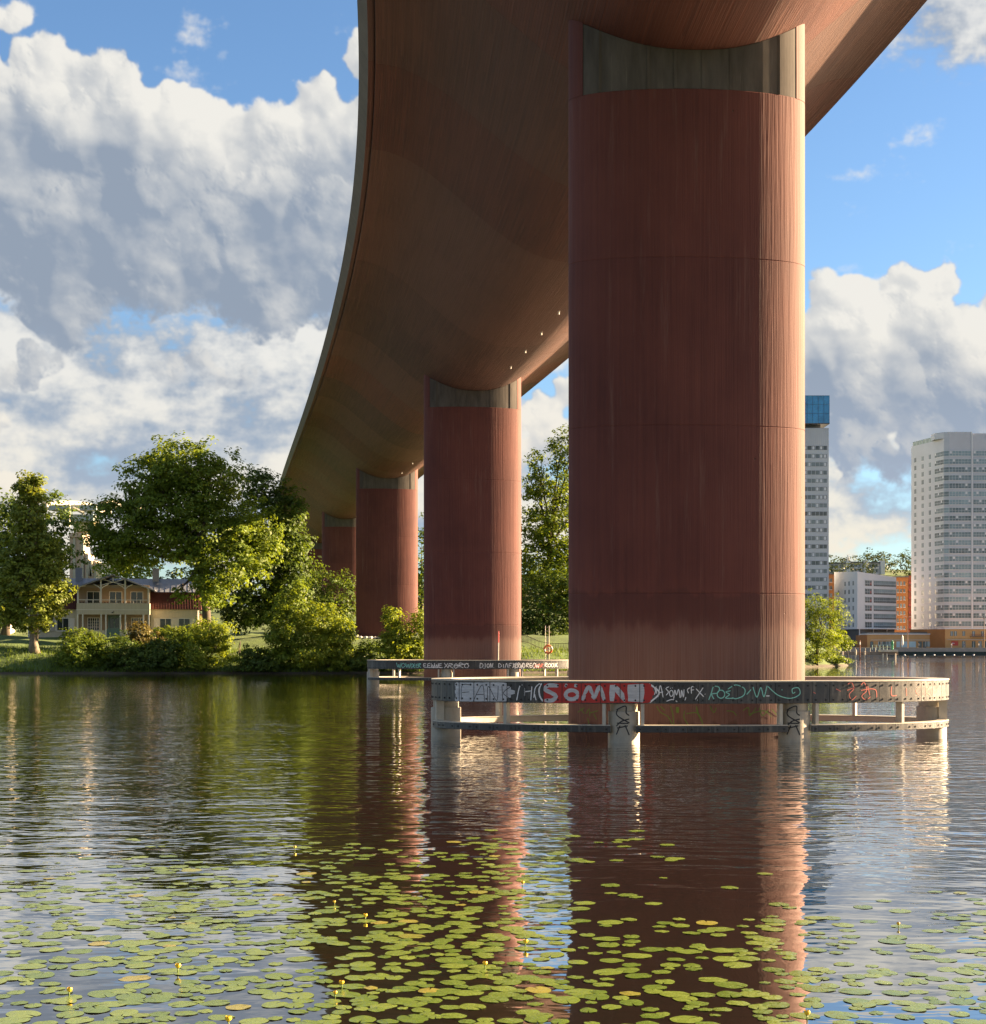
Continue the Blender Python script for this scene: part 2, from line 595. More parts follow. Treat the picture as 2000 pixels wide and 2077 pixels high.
def concrete_pier():
    m, t, b, out = new_mat('pier_concrete')
    tc = t.n('ShaderNodeTexCoord')
    P = tc.outputs['Object']
    uv = t.n('ShaderNodeUVMap')
    uv.uv_map = 'run'                     # u round the shaft, v = height above water, metres
    U = uv.outputs[0]
    sep = t.n('ShaderNodeSeparateXYZ')
    t.put(sep.inputs[0], U)
    z = sep.outputs[1]
    st = t.noise(t.vm('MULTIPLY', U, (7.0, .11, 1)), 1.0, 4.0, .62)
    st2 = t.noise(t.vm('MULTIPLY', U, (22.0, .30, 1)), 1.0, 3.0, .55)
    big = t.noise(t.vm('MULTIPLY', U, (.35, .22, 1)), 1.0, 4.0, .6)
    oi = t.n('ShaderNodeObjectInfo')
    f = t.m('ADD', t.m('MULTIPLY', t.lin(st, .28, .72), .42), t.m('ADD', t.m('MULTIPLY', t.lin(big, .33, .67), .46), t.m('MULTIPLY', oi.outputs['Random'], .2)))
    col = t.mix(f, (.066, .0172, .0155), (.138, .042, .032))
    # pale lime bloom in vertical runs, strongest near the water and under the lift joints
    bloom = t.sstep(t.noise(t.vm('MULTIPLY', U, (3.2, .16, 1)), 1.0, 5.0, .7), .54, .74)
    col = t.mix(t.m('MULTIPLY', bloom, .55), col, (.155, .080, .066))
    wob = t.m('ADD', z, t.m('MULTIPLY', t.m('SUBTRACT', t.noise(t.vm('MULTIPLY', U, (1.6, .3, 1)), 1.0, 4.0, .65), .5), 1.3))
    lowb = t.sstep(wob, 4.3, 3.2)
    col = t.mix(t.m('MULTIPLY', lowb, t.lin(st2, .25, .75, .22, .75)), col, (.165, .110, .092))
    midb = t.m('MULTIPLY', t.sstep(wob, 5.0, 4.8), t.sstep(wob, 3.6, 4.0))
    col = t.mix(t.m('MULTIPLY', midb, .5), col, (.055, .018, .016))
    wet = t.sstep(wob, .55, .30)
    col = t.mix(t.m('MULTIPLY', wet, .7), col, (.045, .020, .015))
    # form-tie holes
    hole = t.n('ShaderNodeTexVoronoi', feature='F1')
    t.put(hole.inputs['Vector'], t.vm('MULTIPLY', U, (.9, .55, 1)))
    hole.inputs['Scale'].default_value = 1.0
    hole.inputs['Randomness'].default_value = .75
    hm = t.sstep(hole.outputs['Distance'], .034, .024)
    col = t.mix(t.m('MULTIPLY', hm, .8), col, (.05, .025, .02))
    t.put(b.inputs['Base Color'], col)
    b.inputs['Roughness'].default_value = .74
    b.inputs['IOR'].default_value = 1.4
    bp = t.n('ShaderNodeBump')
    bp.inputs['Strength'].default_value = .8
    bp.inputs['Distance'].default_value = .022
    t.put(bp.inputs['Height'], t.m('ADD', t.m('ADD', st, t.m('MULTIPLY', st2, .5)), t.m('MULTIPLY', hm, -1.5)))
    t.put(b.inputs['Normal'], bp.outputs[0])
    MATS['pier'] = m
    return m


def leaf_mat(name, col, trans=.45, var=.35):
    m, t, b, out = new_mat(name)
    at_ = t.n('ShaderNodeAttribute', attribute_name='tone')
    c = Vector(col)
    k = at_.outputs['Fac']
    colr = t.mix(k, c * (1 - var), Vector((c.x * (1 + var * 1.15), c.y * (1 + var), c.z * (1 + var * .4))))
    t.put(b.inputs['Base Color'], colr)
    b.inputs['Roughness'].default_value = .55
    b.inputs['IOR'].default_value = 1.35
    tr = t.n('ShaderNodeBsdfTranslucent')
    t.put(tr.inputs[0], t.mix(1.0, colr, (1.35, 1.15, .45), 'MULTIPLY'))
    mx = t.n('ShaderNodeMixShader')
    mx.inputs[0].default_value = trans
    m.node_tree.links.new(b.outputs[0], mx.inputs[1])
    m.node_tree.links.new(tr.outputs[0], mx.inputs[2])
    m.node_tree.links.new(mx.outputs[0], out.inputs[0])
    MATS[name] = m
    return m


def flat_paint(name, col, rough=.5):
    return pmat(name, col, rough, .10, 6.0)

# ------------------------------------------------------------------ the railway bridge
S_ARR = np.arange(-110, 480.5, 0.5)


def _curve():
    k = np.interp(S_ARR, [-60, 78, 200, 480], [-3.837, -.3861, .0969, .0969]) / 1000
    h = np.cumsum(k) * .5
    h -= np.interp(0, S_ARR, h)
    h += -.0426
    x = np.cumsum(np.sin(h)) * .5
    y = np.cumsum(np.cos(h)) * .5
    x += 6.7307 - np.interp(0, S_ARR, x)
    y += 54.652 - np.interp(0, S_ARR, y)
    return x, y, h


CX, CY, CH = _curve()


def line(s):
    return float(np.interp(s, S_ARR, CX)), float(np.interp(s, S_ARR, CY)), float(np.interp(s, S_ARR, CH))


def grade(s):
    q = s / 78.0
    return 1.1357 * q - .0584 * q * q


EDGE_W = 11.76
ZTOP = 26.78 + CAMZ            # top of the edge beam over pier one
Z_SLAB = ZTOP - .72
Z_BOT = 23.30


def hull_z(u):
    w = 11.0
    u = min(abs(u), w)
    return Z_BOT + (Z_SLAB - .12 - Z_BOT) * (math.sin(math.pi * u / (2 * w)) ** 2) ** 1.18


def section():
    """underside and edges of the girder, from the left edge beam to the right one: (u, z)"""
    P = [(-11.2, ZTOP + .02), (-EDGE_W, ZTOP), (-EDGE_W + .02, ZTOP - .04), (-EDGE_W + .40, Z_SLAB + .06), (-EDGE_W + .43, Z_SLAB), (-11.06, Z_SLAB), (-11.04, Z_SLAB + .10)]
    us = np.linspace(-11.0, 11.0, 67)
    P += [(float(u), hull_z(u)) for u in us]
    P += [(11.04, Z_SLAB + .10), (11.06, Z_SLAB), (EDGE_W - .43, Z_SLAB), (EDGE_W - .40, Z_SLAB + .06), (EDGE_W - .02, ZTOP - .04), (EDGE_W, ZTOP), (11.2, ZTOP + .02)]
    return P


def build_bridge():
    root = empty('railway_bridge', (0, 0, 0), label='tall red concrete railway bridge curving away across the water on wide piers', cat='bridge')
    girder, pierm = concrete_girder(), concrete_pier()
    P = section()
    arc = [0.0]
    for i in range(1, len(P)):
        arc.append(arc[-1] + math.dist(P[i], P[i - 1]))
    edge_m = pmat('edge_concrete', (.10, .088, .062), .8, .25, 1.2, .3)
    # deck cast in lengths, joints a little open
    cuts = [-100]
    while cuts[-1] < 470:
        cuts.append(cuts[-1] + 13.0)
    for a, b in zip(cuts[:-1], cuts[1:]):
        n = 9
        ss = [a + .012] + [a + (b - a) * i / n for i in range(1, n)] + [b - .012]
        ss = [a + .002] + ss + [b - .002]
        V, F, UV, MI = [], [], [], []
        for k, s in enumerate(ss):
            x, y, h = line(s)
            g = grade(s)
            inset = .012 if k in (0, len(ss) - 1) else 0.0
            for (u, z), v in zip(P, arc):
                uu = u * (1 - inset / 12)
                V.append((x + uu * math.cos(h), y - uu * math.sin(h), z + g + inset))
                UV.append((s, v))
        m = len(P)
        for k in range(len(ss) - 1):
            for i in range(m - 1):
                F.append((k * m + i, k * m + i + 1, (k + 1) * m + i + 1, (k + 1) * m + i))
                MI.append(1 if (i < 4 or i >= m - 5) else 0)
            F.append((k * m + m - 1, k * m, (k + 1) * m, (k + 1) * m + m - 1))   # the deck on top
            MI.append(1)
        F.append(tuple(range(m - 1, -1, -1)))
        MI.append(0)
        F.append(tuple((len(ss) - 1) * m + i for i in range(m)))
        MI.append(0)
        me = bpy.data.meshes.new('deck_segment')
        me.from_pydata(V, [], F)
        me.polygons.foreach_set('material_index', MI)
        uvl = me.uv_layers.new(name='run')
        idx = np.zeros(len(me.loops), np.int32)
        me.loops.foreach_get('vertex_index', idx)
        uvl.data.foreach_set('uv', np.array(UV, np.float32)[idx].ravel())
        me.update()
        o = link('deck_segment', me, [girder, edge_m], root, smooth=True)
        me.set_sharp_from_angle(angle=R(35))
    # rails of a low parapet along both edges (only a thin line from below)
    par = pmat('parapet_steel', (.12, .11, .10), .5, .1, 2.0)
    for side in (-1, 1):
        mb = MB()
        pts = []
        for s in np.arange(-100, 470, 6.0):
            x, y, h = line(s)
            u = side * 11.25
            q = Vector((x + u * math.cos(h), y - u * math.sin(h), ZTOP + grade(s)))
            mb.bar(q, q + Vector((0, 0, .25)), .06)
            pts.append(q + Vector((0, 0, .22)))
        mb.tube(pts, .03, 5)
        mb.build('parapet', par, root)
    # piers
    A, B = 4.12, 1.45
    steel = panel_mat()
    dark = pmat('core_dark', (.06, .045, .04), .8, .2, 2)  # even dark brown of the bearing core
    NSEG = 128

    def ring(a, b):
        return [(a * math.cos(2 * math.pi * k / NSEG), b * math.sin(2 * math.pi * k / NSEG)) for k in range(NSEG)]
    per = [0.0]
    rr = ring(A, B)
    for k in range(NSEG):
        per.append(per[-1] + math.dist(rr[k], rr[(k + 1) % NSEG]))

    for i in range(5):
        s = 78.0 * i
        x, y, h = line(s)
        g = grade(s)
        zrec = 21.95 + g * .98
        base = -3.0 if i < 2 else 2.0
        pier = empty('pier', (x, y, 0), -h, root)
        cutsz = [base]
        zz = zrec - (zrec - 4.9) if i < 2 else 4.9
        lifts = [4.9 + (zrec - 4.9) * j / 3 for j in range(4)]
        cutsz += lifts
        for z0, z1 in zip(cutsz[:-1], cutsz[1:]):
            lv = [(z0, .011), (z0 + .010, .011), (z0 + .022, 0), (z1 - .022, 0), (z1 - .010, .011), (z1, .011)]
            nz = 6
            lv = lv[:3] + [(z0 + (z1 - z0) * j / nz, 0) for j in range(1, nz)] + lv[3:]
            V, F, UV = [], [], []
            for z, ins in lv:
                for k in range(NSEG + 1):
                    px, py = rr[k % NSEG]
                    V.append((px * (1 - ins / A), py * (1 - ins / B), z))
                    UV.append((per[k] + 31.7 * i, z))
            m = NSEG + 1
            for j in range(len(lv) - 1):
                for k in range(NSEG):
                    F.append((j * m + k, j * m + k + 1, (j + 1) * m + k + 1, (j + 1) * m + k))
            F.append(tuple((len(lv) - 1) * m + k for k in range(NSEG)))
            me = bpy.data.meshes.new('concrete_lift')
            me.from_pydata(V, [], F)
            uvl = me.uv_layers.new(name='run')
            idx = np.zeros(len(me.loops), np.int32)
            me.loops.foreach_get('vertex_index', idx)
            uvl.data.foreach_set('uv', np.array(UV, np.float32)[idx].ravel())
            me.update()
            link('concrete_lift', me, pierm, pier, smooth=True)
            me.set_sharp_from_angle(angle=R(13))
        # the head: side cheeks carry up to the hull, steel plates between them set back from the face
        for side in (-1, 1):
            V, F, UV = [], [], []
            u0 = 3.69
            th0 = math.acos(u0 / A)
            ths = [(-th0 + 2 * th0 * k / 20) for k in range(21)]
            prof = [(A * math.cos(q), B * math.sin(q)) for q in ths]
            nn = len(prof)
            for lev in range(2):
                for (px, py) in prof:
                    zt = hull_z(px) + g + .05
                    V.append((side * px, py, zrec if lev == 0 else zt))
                    UV.append((px * 2 + py + 57 * i, zrec if lev == 0 else zt))
            for k in range(nn - 1):
                F.append((k, k + 1, nn + k + 1, nn + k) if side > 0 else (nn + k, nn + k + 1, k + 1, k))
            F.append((nn - 1, 0, nn, 2 * nn - 1) if side > 0 else (2 * nn - 1, nn, 0, nn - 1))
            me = bpy.data.meshes.new('head_cheek')
            me.from_pydata(V, [], F)
            uvl = me.uv_layers.new(name='run')
            idx = np.zeros(len(me.loops), np.int32)
            me.loops.foreach_get('vertex_index', idx)
            uvl.data.foreach_set('uv', np.array(UV, np.float32)[idx].ravel())
            me.update()
            link('head_cheek', me, pierm, pier, smooth=True)
            me.set_sharp_from_angle(angle=R(40))
        # steel cover plates, front and back
        edges = [-3.685, -3.12, -1.52, -.62, .32, 1.28, 2.98, 3.685]
        for face in (-1, 1):
            for u0, u1 in zip(edges[:-1], edges[1:]):
                mb = MB()
                nseg = 6
                V, F = [], []
                for k in range(nseg + 1):
                    u = u0 + .012 + (u1 - u0 - .024) * k / nseg
                    dep = face * (B * math.sqrt(max(0, 1 - (u / A) ** 2)) - .022)
                    if abs(dep) < .3:
                        dep = face * .3
                    zt = hull_z(u) + g - .03
                    V += [(u, dep, zrec + .005), (u, dep, zt), (u, dep - face * .06, zrec + .005), (u, dep - face * .06, zt)]
                for k in range(nseg):
                    a0, b0 = k * 4, (k + 1) * 4
                    q = [(a0, b0, b0 + 1, a0 + 1), (a0 + 2, a0 + 3, b0 + 3, b0 + 2), (a0, a0 + 2, b0 + 2, b0), (a0 + 1, b0 + 1, b0 + 3, a0 + 3)]
                    F += q if face < 0 else [tuple(reversed(w)) for w in q]
                F += [(0, 1, 3, 2), (nseg * 4, nseg * 4 + 2, nseg * 4 + 3, nseg * 4 + 1)]
                mb.add(V, F)
                mb.build('cover_plate', steel, pier, smooth=False)
            # cover straps over the plate joints
            for u in edges[1:-1]:
                dep = face * (B * math.sqrt(1 - (u / A) ** 2) - .016)
                MB().box(u - .055, u + .055, dep - .012, dep + .012, zrec + .01, hull_z(u) + g - .035).build('strap', steel, pier)
        # bearing core behind the plates
        mb = MB()
        pts = [(3.5 * math.cos(2 * math.pi * k / 40), .62 * math.sin(2 * math.pi * k / 40)) for k in range(40)]
        V = [(px, py, zrec - .2) for px, py in pts] + [(px, py, hull_z(px) + g + .02) for px, py in pts]
        mb.add(V, [(k, (k + 1) % 40, 40 + (k + 1) % 40, 40 + k) for k in range(40)])
        mb.build('bearing_core', dark, pier, smooth=True)
    # weep pipes along the bottom of the hull
    pipe = pmat('pipe_grey', (.55, .52, .47), .5, .1, 3)
    for s in (12, 21, 29.5, 36.5, 43.5, 50.5, 57.5, 64.5, 97, 111, 123, 135, 147, 178, 196, 214):
        x, y, h = line(s)
        u = 1.1 if s < 90 else 1.0
        z = hull_z(u) + grade(s)
        mb = MB()
        mb.lathe([(.055, -.20), (.060, -.20), (.060, .06), (.055, .08)], 10)
        mb.lathe([(.10, -.012), (.10, .012)], 10)
        mb.build('drain_pipe', pipe, root, smooth=False, loc=(x + u * math.cos(h), y - u * math.sin(h), z))
    return root


def panel_mat():
    m, t, b, out = new_mat('cover_steel')
    tc = t.n('ShaderNodeTexCoord')
    P = tc.outputs['Object']
    n1 = t.noise(t.vm('MULTIPLY', P, (2.2, 2.2, .45)), 1.0, 5.0, .65)
    n2 = t.noise(t.vm('MULTIPLY', P, (14, 14, .7)), 1.0, 3.0, .6)
    col = t.mix(t.lin(n1, .3, .7), (.066, .059, .054), (.118, .107, .098))
    col = t.mix(t.sstep(n2, .62, .78, 0, .5), col, (.17, .16, .14))
    t.put(b.inputs['Base Color'], col)
    b.inputs['Roughness'].default_value = .72
    b.inputs['Metallic'].default_value = .0
    b.inputs['IOR'].default_value = 1.2
    return m


BRIDGE = build_bridge()

# ------------------------------------------------------------------ fender rings round the piers
RA, RB = 8.98, 4.35
R_TOP, R_BOT = 1.99, 1.26
_th = np.linspace(0, 2 * math.pi, 4001)
_ex, _ey = RA * np.cos(_th), RB * np.sin(_th)
_arc = np.concatenate([[0], np.cumsum(np.hypot(np.diff(_ex), np.diff(_ey)))])
R_PER = float(_arc[-1])


def ring_th(s):
    return float(np.interp(s % R_PER, _arc, _th))


def ring_pt(th, off=0.0):
    nx, ny = math.cos(th) / RA, math.sin(th) / RB
    l = math.hypot(nx, ny)
    return RA * math.cos(th) + nx / l * off, RB * math.sin(th) + ny / l * off


def sweep_ring(mb, s0, s1, prof, step=.3, closed=False, mi=0, cap=True):
    """prof: (offset, z) outline swept along the ring from arc s0 to s1"""
    n = max(1, int(math.ceil((s1 - s0) / step)))
    m = len(prof)
    V = []
    cnt = n if closed else n + 1
    for k in range(cnt):
        th = ring_th(s0 + (s1 - s0) * k / n)
        for off, z in prof:
            x, y = ring_pt(th, off)
            V.append((x, y, z))
    F = []
    for k in range(n):
        a, b = k * m, ((k + 1) % cnt) * m
        for i in range(m):
            F.append((a + i, b + i, b + (i + 1) % m, a + (i + 1) % m))
    if not closed and cap:
        F.append(tuple(range(m)))
        F.append(tuple(n * m + i for i in range(m - 1, -1, -1)))
    mb.add(V, F, mi)


def rubber_mat():
    m, t, b, out = new_mat('fender_plastic')
    tc = t.n('ShaderNodeTexCoord')
    oi = t.n('ShaderNodeObjectInfo')
    P = tc.outputs['Object']
    n1 = t.noise(P, 2.5, 5.0, .65)
    n2 = t.noise(t.vm('MULTIPLY', P, (9, 9, .8)), 1.0, 4.0, .6)
    col = t.mix(t.lin(n1, .3, .75), (.020, .022, .025), (.055, .055, .053))
    col = t.mix(t.sstep(n2, .48, .74, 0, .6), col, (.15, .14, .118))
    col = t.vm('SCALE', col, scale=t.lin(oi.outputs['Random'], 0, 1, .8, 1.3))
    t.put(b.inputs['Base Color'], col)
    t.put(b.inputs['Roughness'], t.lin(n1, .3, .7, .38, .55))
    bp = t.n('ShaderNodeBump')
    bp.inputs['Strength'].default_value = .25
    bp.inputs['Distance'].default_value = .01
    t.put(bp.inputs['Height'], t.noise(P, 30, 4.0, .6))
    t.put(b.inputs['Normal'], bp.outputs[0])
    return m


def build_ring(pier_i, label):
    s = 78.0 * pier_i
    x, y, h = line(s)
    root = empty('pier_fender', (x + .12, y, 0), -h, label=label, cat='fender', group='fender rings round the bridge piers')
    white = pmat('white_steel', (.43, .405, .335), .5, .14, 1.5, .1, tint=(.52, .49, .41))
    conc = pmat('column_concrete', (.34, .305, .235), .6, .22, 1.6, .25, stretch=(1, 1, .5))
    rub = RUBBER
    bolt = BOLT
    # upper beam and its top plate
    mb = MB()
    sweep_ring(mb, 0, R_PER, [(-.066, R_BOT + .03), (-.066, R_TOP - .045), (-.62, R_TOP - .045), (-.62, R_BOT + .12), (-.50, R_BOT + .03)], .35, True)
    mb.build('beam', white, root)
    mb = MB()
    sweep_ring(mb, 0, R_PER, [(.012, R_TOP - .042), (.012, R_TOP), (-.66, R_TOP), (-.66, R_TOP - .042)], .35, True)
    mb.build('top_plate', white, root)
    # columns
    cols = [math.pi, 0.0] + [math.acos(2.86 / RA), math.acos(-2.86 / RA), 2 * math.pi - math.acos(2.86 / RA), 2 * math.pi - math.acos(-2.86 / RA)]
    col_arc = []
    for th in cols:
        cx, cy = ring_pt(th, -.50)
        mb = MB()
        mb.lathe([(.515, -3.0), (.515, .98), (.50, 1.0), (.44, 1.005), (.44, 1.30)], 32)
        mb.build('column', conc, root, smooth=True, loc=(cx, cy, 0)).data.set_sharp_from_angle(angle=R(40))
        col_arc.append(float(np.interp(th % (2 * math.pi), _th, _arc)))
    # lower rail in lengths between the columns, with its own panels
    ca = sorted(col_arc)
    ca.append(ca[0] + R_PER)
    npan = int(round(R_PER / .625))
    dp = R_PER / npan
    for a, b in zip(ca[:-1], ca[1:]):
        a2, b2 = a + .40, b - .40
        mb = MB()
        sweep_ring(mb, a2, b2, [(-.055, .36), (-.055, .545), (-.36, .545), (-.36, .36)], .35)
        sweep_ring(mb, a2, b2, [(-.002, .548), (-.002, .572), (-.38, .572), (-.38, .548)], .35)
        mb.build('lower_rail', white, root)
        n = int((b2 - a2) / .72)
        w = (b2 - a2) / n
        for k in range(n):
            panel(root, 'rail_panel', a2 + k * w + .008, a2 + (k + 1) * w - .008, .335, .545, rub, bolt, rows=1)
        # posts
        npost = max(2, int(round((b - a) / 2.35)))
        for k in range(npost):
            q = a + .62 + (b - a - 1.24) * (k / (npost - 1))
            th = ring_th(q)
            ox, oy = ring_pt(th, -.06)
            ix, iy = ring_pt(th, -.34)
            nx, ny = ring_pt(th + .01, -.06)
            tdir = Vector((nx - ox, ny - oy, 0)).normalized() * .055
            o_, i_ = Vector((ox, oy, 0)), Vector((ix, iy, 0))
            P = [o_ - tdir, o_ + tdir, i_ + tdir, i_ - tdir]
            V = [(p.x, p.y, .574) for p in P] + [(p.x, p.y, R_BOT + .028) for p in P]
            MB().add(V, [(3, 2, 1, 0), (4, 5, 6, 7), (0, 1, 5, 4), (1, 2, 6, 5), (2, 3, 7, 6), (3, 0, 4, 7)]).build('post', white, root)
    # fender panels on the outer face
    for k in range(npan):
        panel(root, 'fender_panel', k * dp + .007, (k + 1) * dp - .007, R_BOT, R_TOP - .048, rub, bolt, rows=2)
    return root


def panel(root, name, s0, s1, z0, z1, mat, bolt, rows):
    mb = MB()
    sweep_ring(mb, s0, s1, [(-.06, z0), (-.012, z0), (0, z0 + .012), (0, z1 - .012), (-.012, z1), (-.06, z1)], .33)
    zs = [z0 + .11, z1 - .11] if rows == 2 else [(z0 + z1) / 2]
    for q in (s0 + .13, s1 - .13):
        th = ring_th(q)
        x, y = ring_pt(th, 0)
        x2, y2 = ring_pt(th, 1)
        n = Vector((x2 - x, y2 - y, 0))
        tdir = Vector((-n.y, n.x, 0))
        for z in zs:
            c = Vector((x, y, z))
            V = [c + n * o + (tdir * math.cos(a) + Vector((0, 0, math.sin(a)))) * r for o, r in ((-.004, .036), (.022, .030)) for a in [math.pi / 3 * j for j in range(6)]]
            mb.add(V, [(j, (j + 1) % 6, 6 + (j + 1) % 6, 6 + j) for j in range(6)] + [(6, 7, 8, 9, 10, 11)], 1)
    return mb.build(name, [mat, bolt], root)


RUBBER = rubber_mat()
BOLT = pmat('bolt_black', (.012, .012, .012), .5, .1, 5)
RING1 = build_ring(0, 'large oval fender ring with dark panels and silver and red graffiti round the nearest pier')
RING2 = build_ring(1, 'smaller-looking oval fender ring with white graffiti round the second pier')


# spray paint: ribbons that follow the curved faces they are sprayed on
class Face:
    def __init__(self, root, pts_fn, ths):
        x, y, _ = root.location
        c, s = math.cos(root.rotation_euler.z), math.sin(root.rotation_euler.z)
        self.root = root
        self.L, self.N = [], []
        px, dep = [], []
        for th in ths:
            lx, ly = pts_fn(th, 0.0)
            l2 = pts_fn(th, 1.0)
            self.L.append((lx, ly))
            self.N.append((l2[0] - lx, l2[1] - ly))
            wx, wy = x + lx * c - ly * s, y + lx * s + ly * c
            px.append(1000 + FPX * wx / wy)
            dep.append(wy)
        self.L, self.N = np.array(self.L), np.array(self.N)
        self.arc = np.concatenate([[0], np.cumsum(np.hypot(*np.diff(self.L, axis=0).T))])
        self.px, self.dep = np.array(px), np.array(dep)

    def to_sz(self, x, y):
        s = float(np.interp(x, self.px, self.arc))
        Y = float(np.interp(s, self.arc, self.dep))
        return s, CAMZ + (HOR - y) * Y / FPX

    def at(self, s, z, off):
        p = [np.interp(s, self.arc, self.L[:, i]) + np.interp(s, self.arc, self.N[:, i]) * off for i in (0, 1)]
        return p[0], p[1], z

    def stroke(self, mb, pts, w, off, fade=True, sz=False, zlim=None):
        P = [Vector(p if sz else self.to_sz(*p)) for p in pts]
        if len(P) == 2:
            P = [P[0], P[0].lerp(P[1], .5), P[1]]
        Q = []
        for i in range(len(P) - 1):
            p0, p1, p2, p3 = P[max(0, i - 1)], P[i], P[i + 1], P[min(len(P) - 1, i + 2)]
            n = max(2, int((p2 - p1).length / max(.02, w * .5)))
            n = min(n, 14)
            for k in range(n):
                u = k / n
                Q.append(.5 * ((2 * p1) + (p2 - p0) * u + (2 * p0 - 5 * p1 + 4 * p2 - p3) * u * u + (3 * p1 - p0 - 3 * p2 + p3) * u ** 3))
        Q.append(P[-1])
        V, F = [], []
        m = len(Q)
        for i, q in enumerate(Q):
            tdir = (Q[min(i + 1, m - 1)] - Q[max(i - 1, 0)])
            if tdir.length < 1e-6:
                tdir = Vector((1, 0))
            tdir.normalize()
            nrm = Vector((-tdir.y, tdir.x))
            e = min(1, (i + .55) / 2.0, (m - i - .45) / 2.0) if fade else 1
            ww = w * (.55 + .45 * e) * random.uniform(.92, 1.08)
            for sgn in (-1, 1):
                r = q + nrm * (sgn * ww / 2)
                z = r.y
                if zlim:
                    z = min(max(z, zlim[0]), zlim[1])
                V.append(self.at(r.x, z, off))
        for i in range(m - 1):
            F.append((2 * i, 2 * i + 2, 2 * i + 3, 2 * i + 1))
        mb.add(V, F)


def circ(cx, cy, rx, ry, a0=0, a1=360, n=12):
    return [(cx + rx * math.cos(R(a0 + (a1 - a0) * k / n)), cy - ry * math.sin(R(a0 + (a1 - a0) * k / n))) for k in range(n + 1)]


def scribble(x0, x1, y0, y1, n, rnd):
    """hand-style tag: letter-like zigzags"""
    out = []
    w = (x1 - x0) / n
    for i in range(n):
        a = x0 + i * w
        k = rnd.choice((0, 1, 2, 3, 4))
        j = lambda q, p: (a + w * q * 1.05 + rnd.uniform(-.08, .08) * w, y0 + (y1 - y0) * p + rnd.uniform(-.08, .08) * (y1 - y0))
        if k == 0:
            out.append([j(0, 1), j(.2, 0), j(.8, .2), j(.2, .55), j(.9, 1)])
        elif k == 1:
            out.append([j(0, 0), j(.3, 1), j(.5, .3), j(.7, 1), j(1, 0)])
        elif k == 2:
            out.append([j(.8, .1), j(.2, .2), j(.15, .8), j(.8, .9)])
            out.append([j(.2, .5), j(.7, .5)])
        elif k == 3:
            out.append([j(.5, 0), j(.9, .5), j(.4, 1), j(.05, .5), j(.5, 0)])
        else:
            out.append([j(.1, 0), j(.9, 1)])
            out.append([j(.9, 0), j(.1, 1)])
    return out


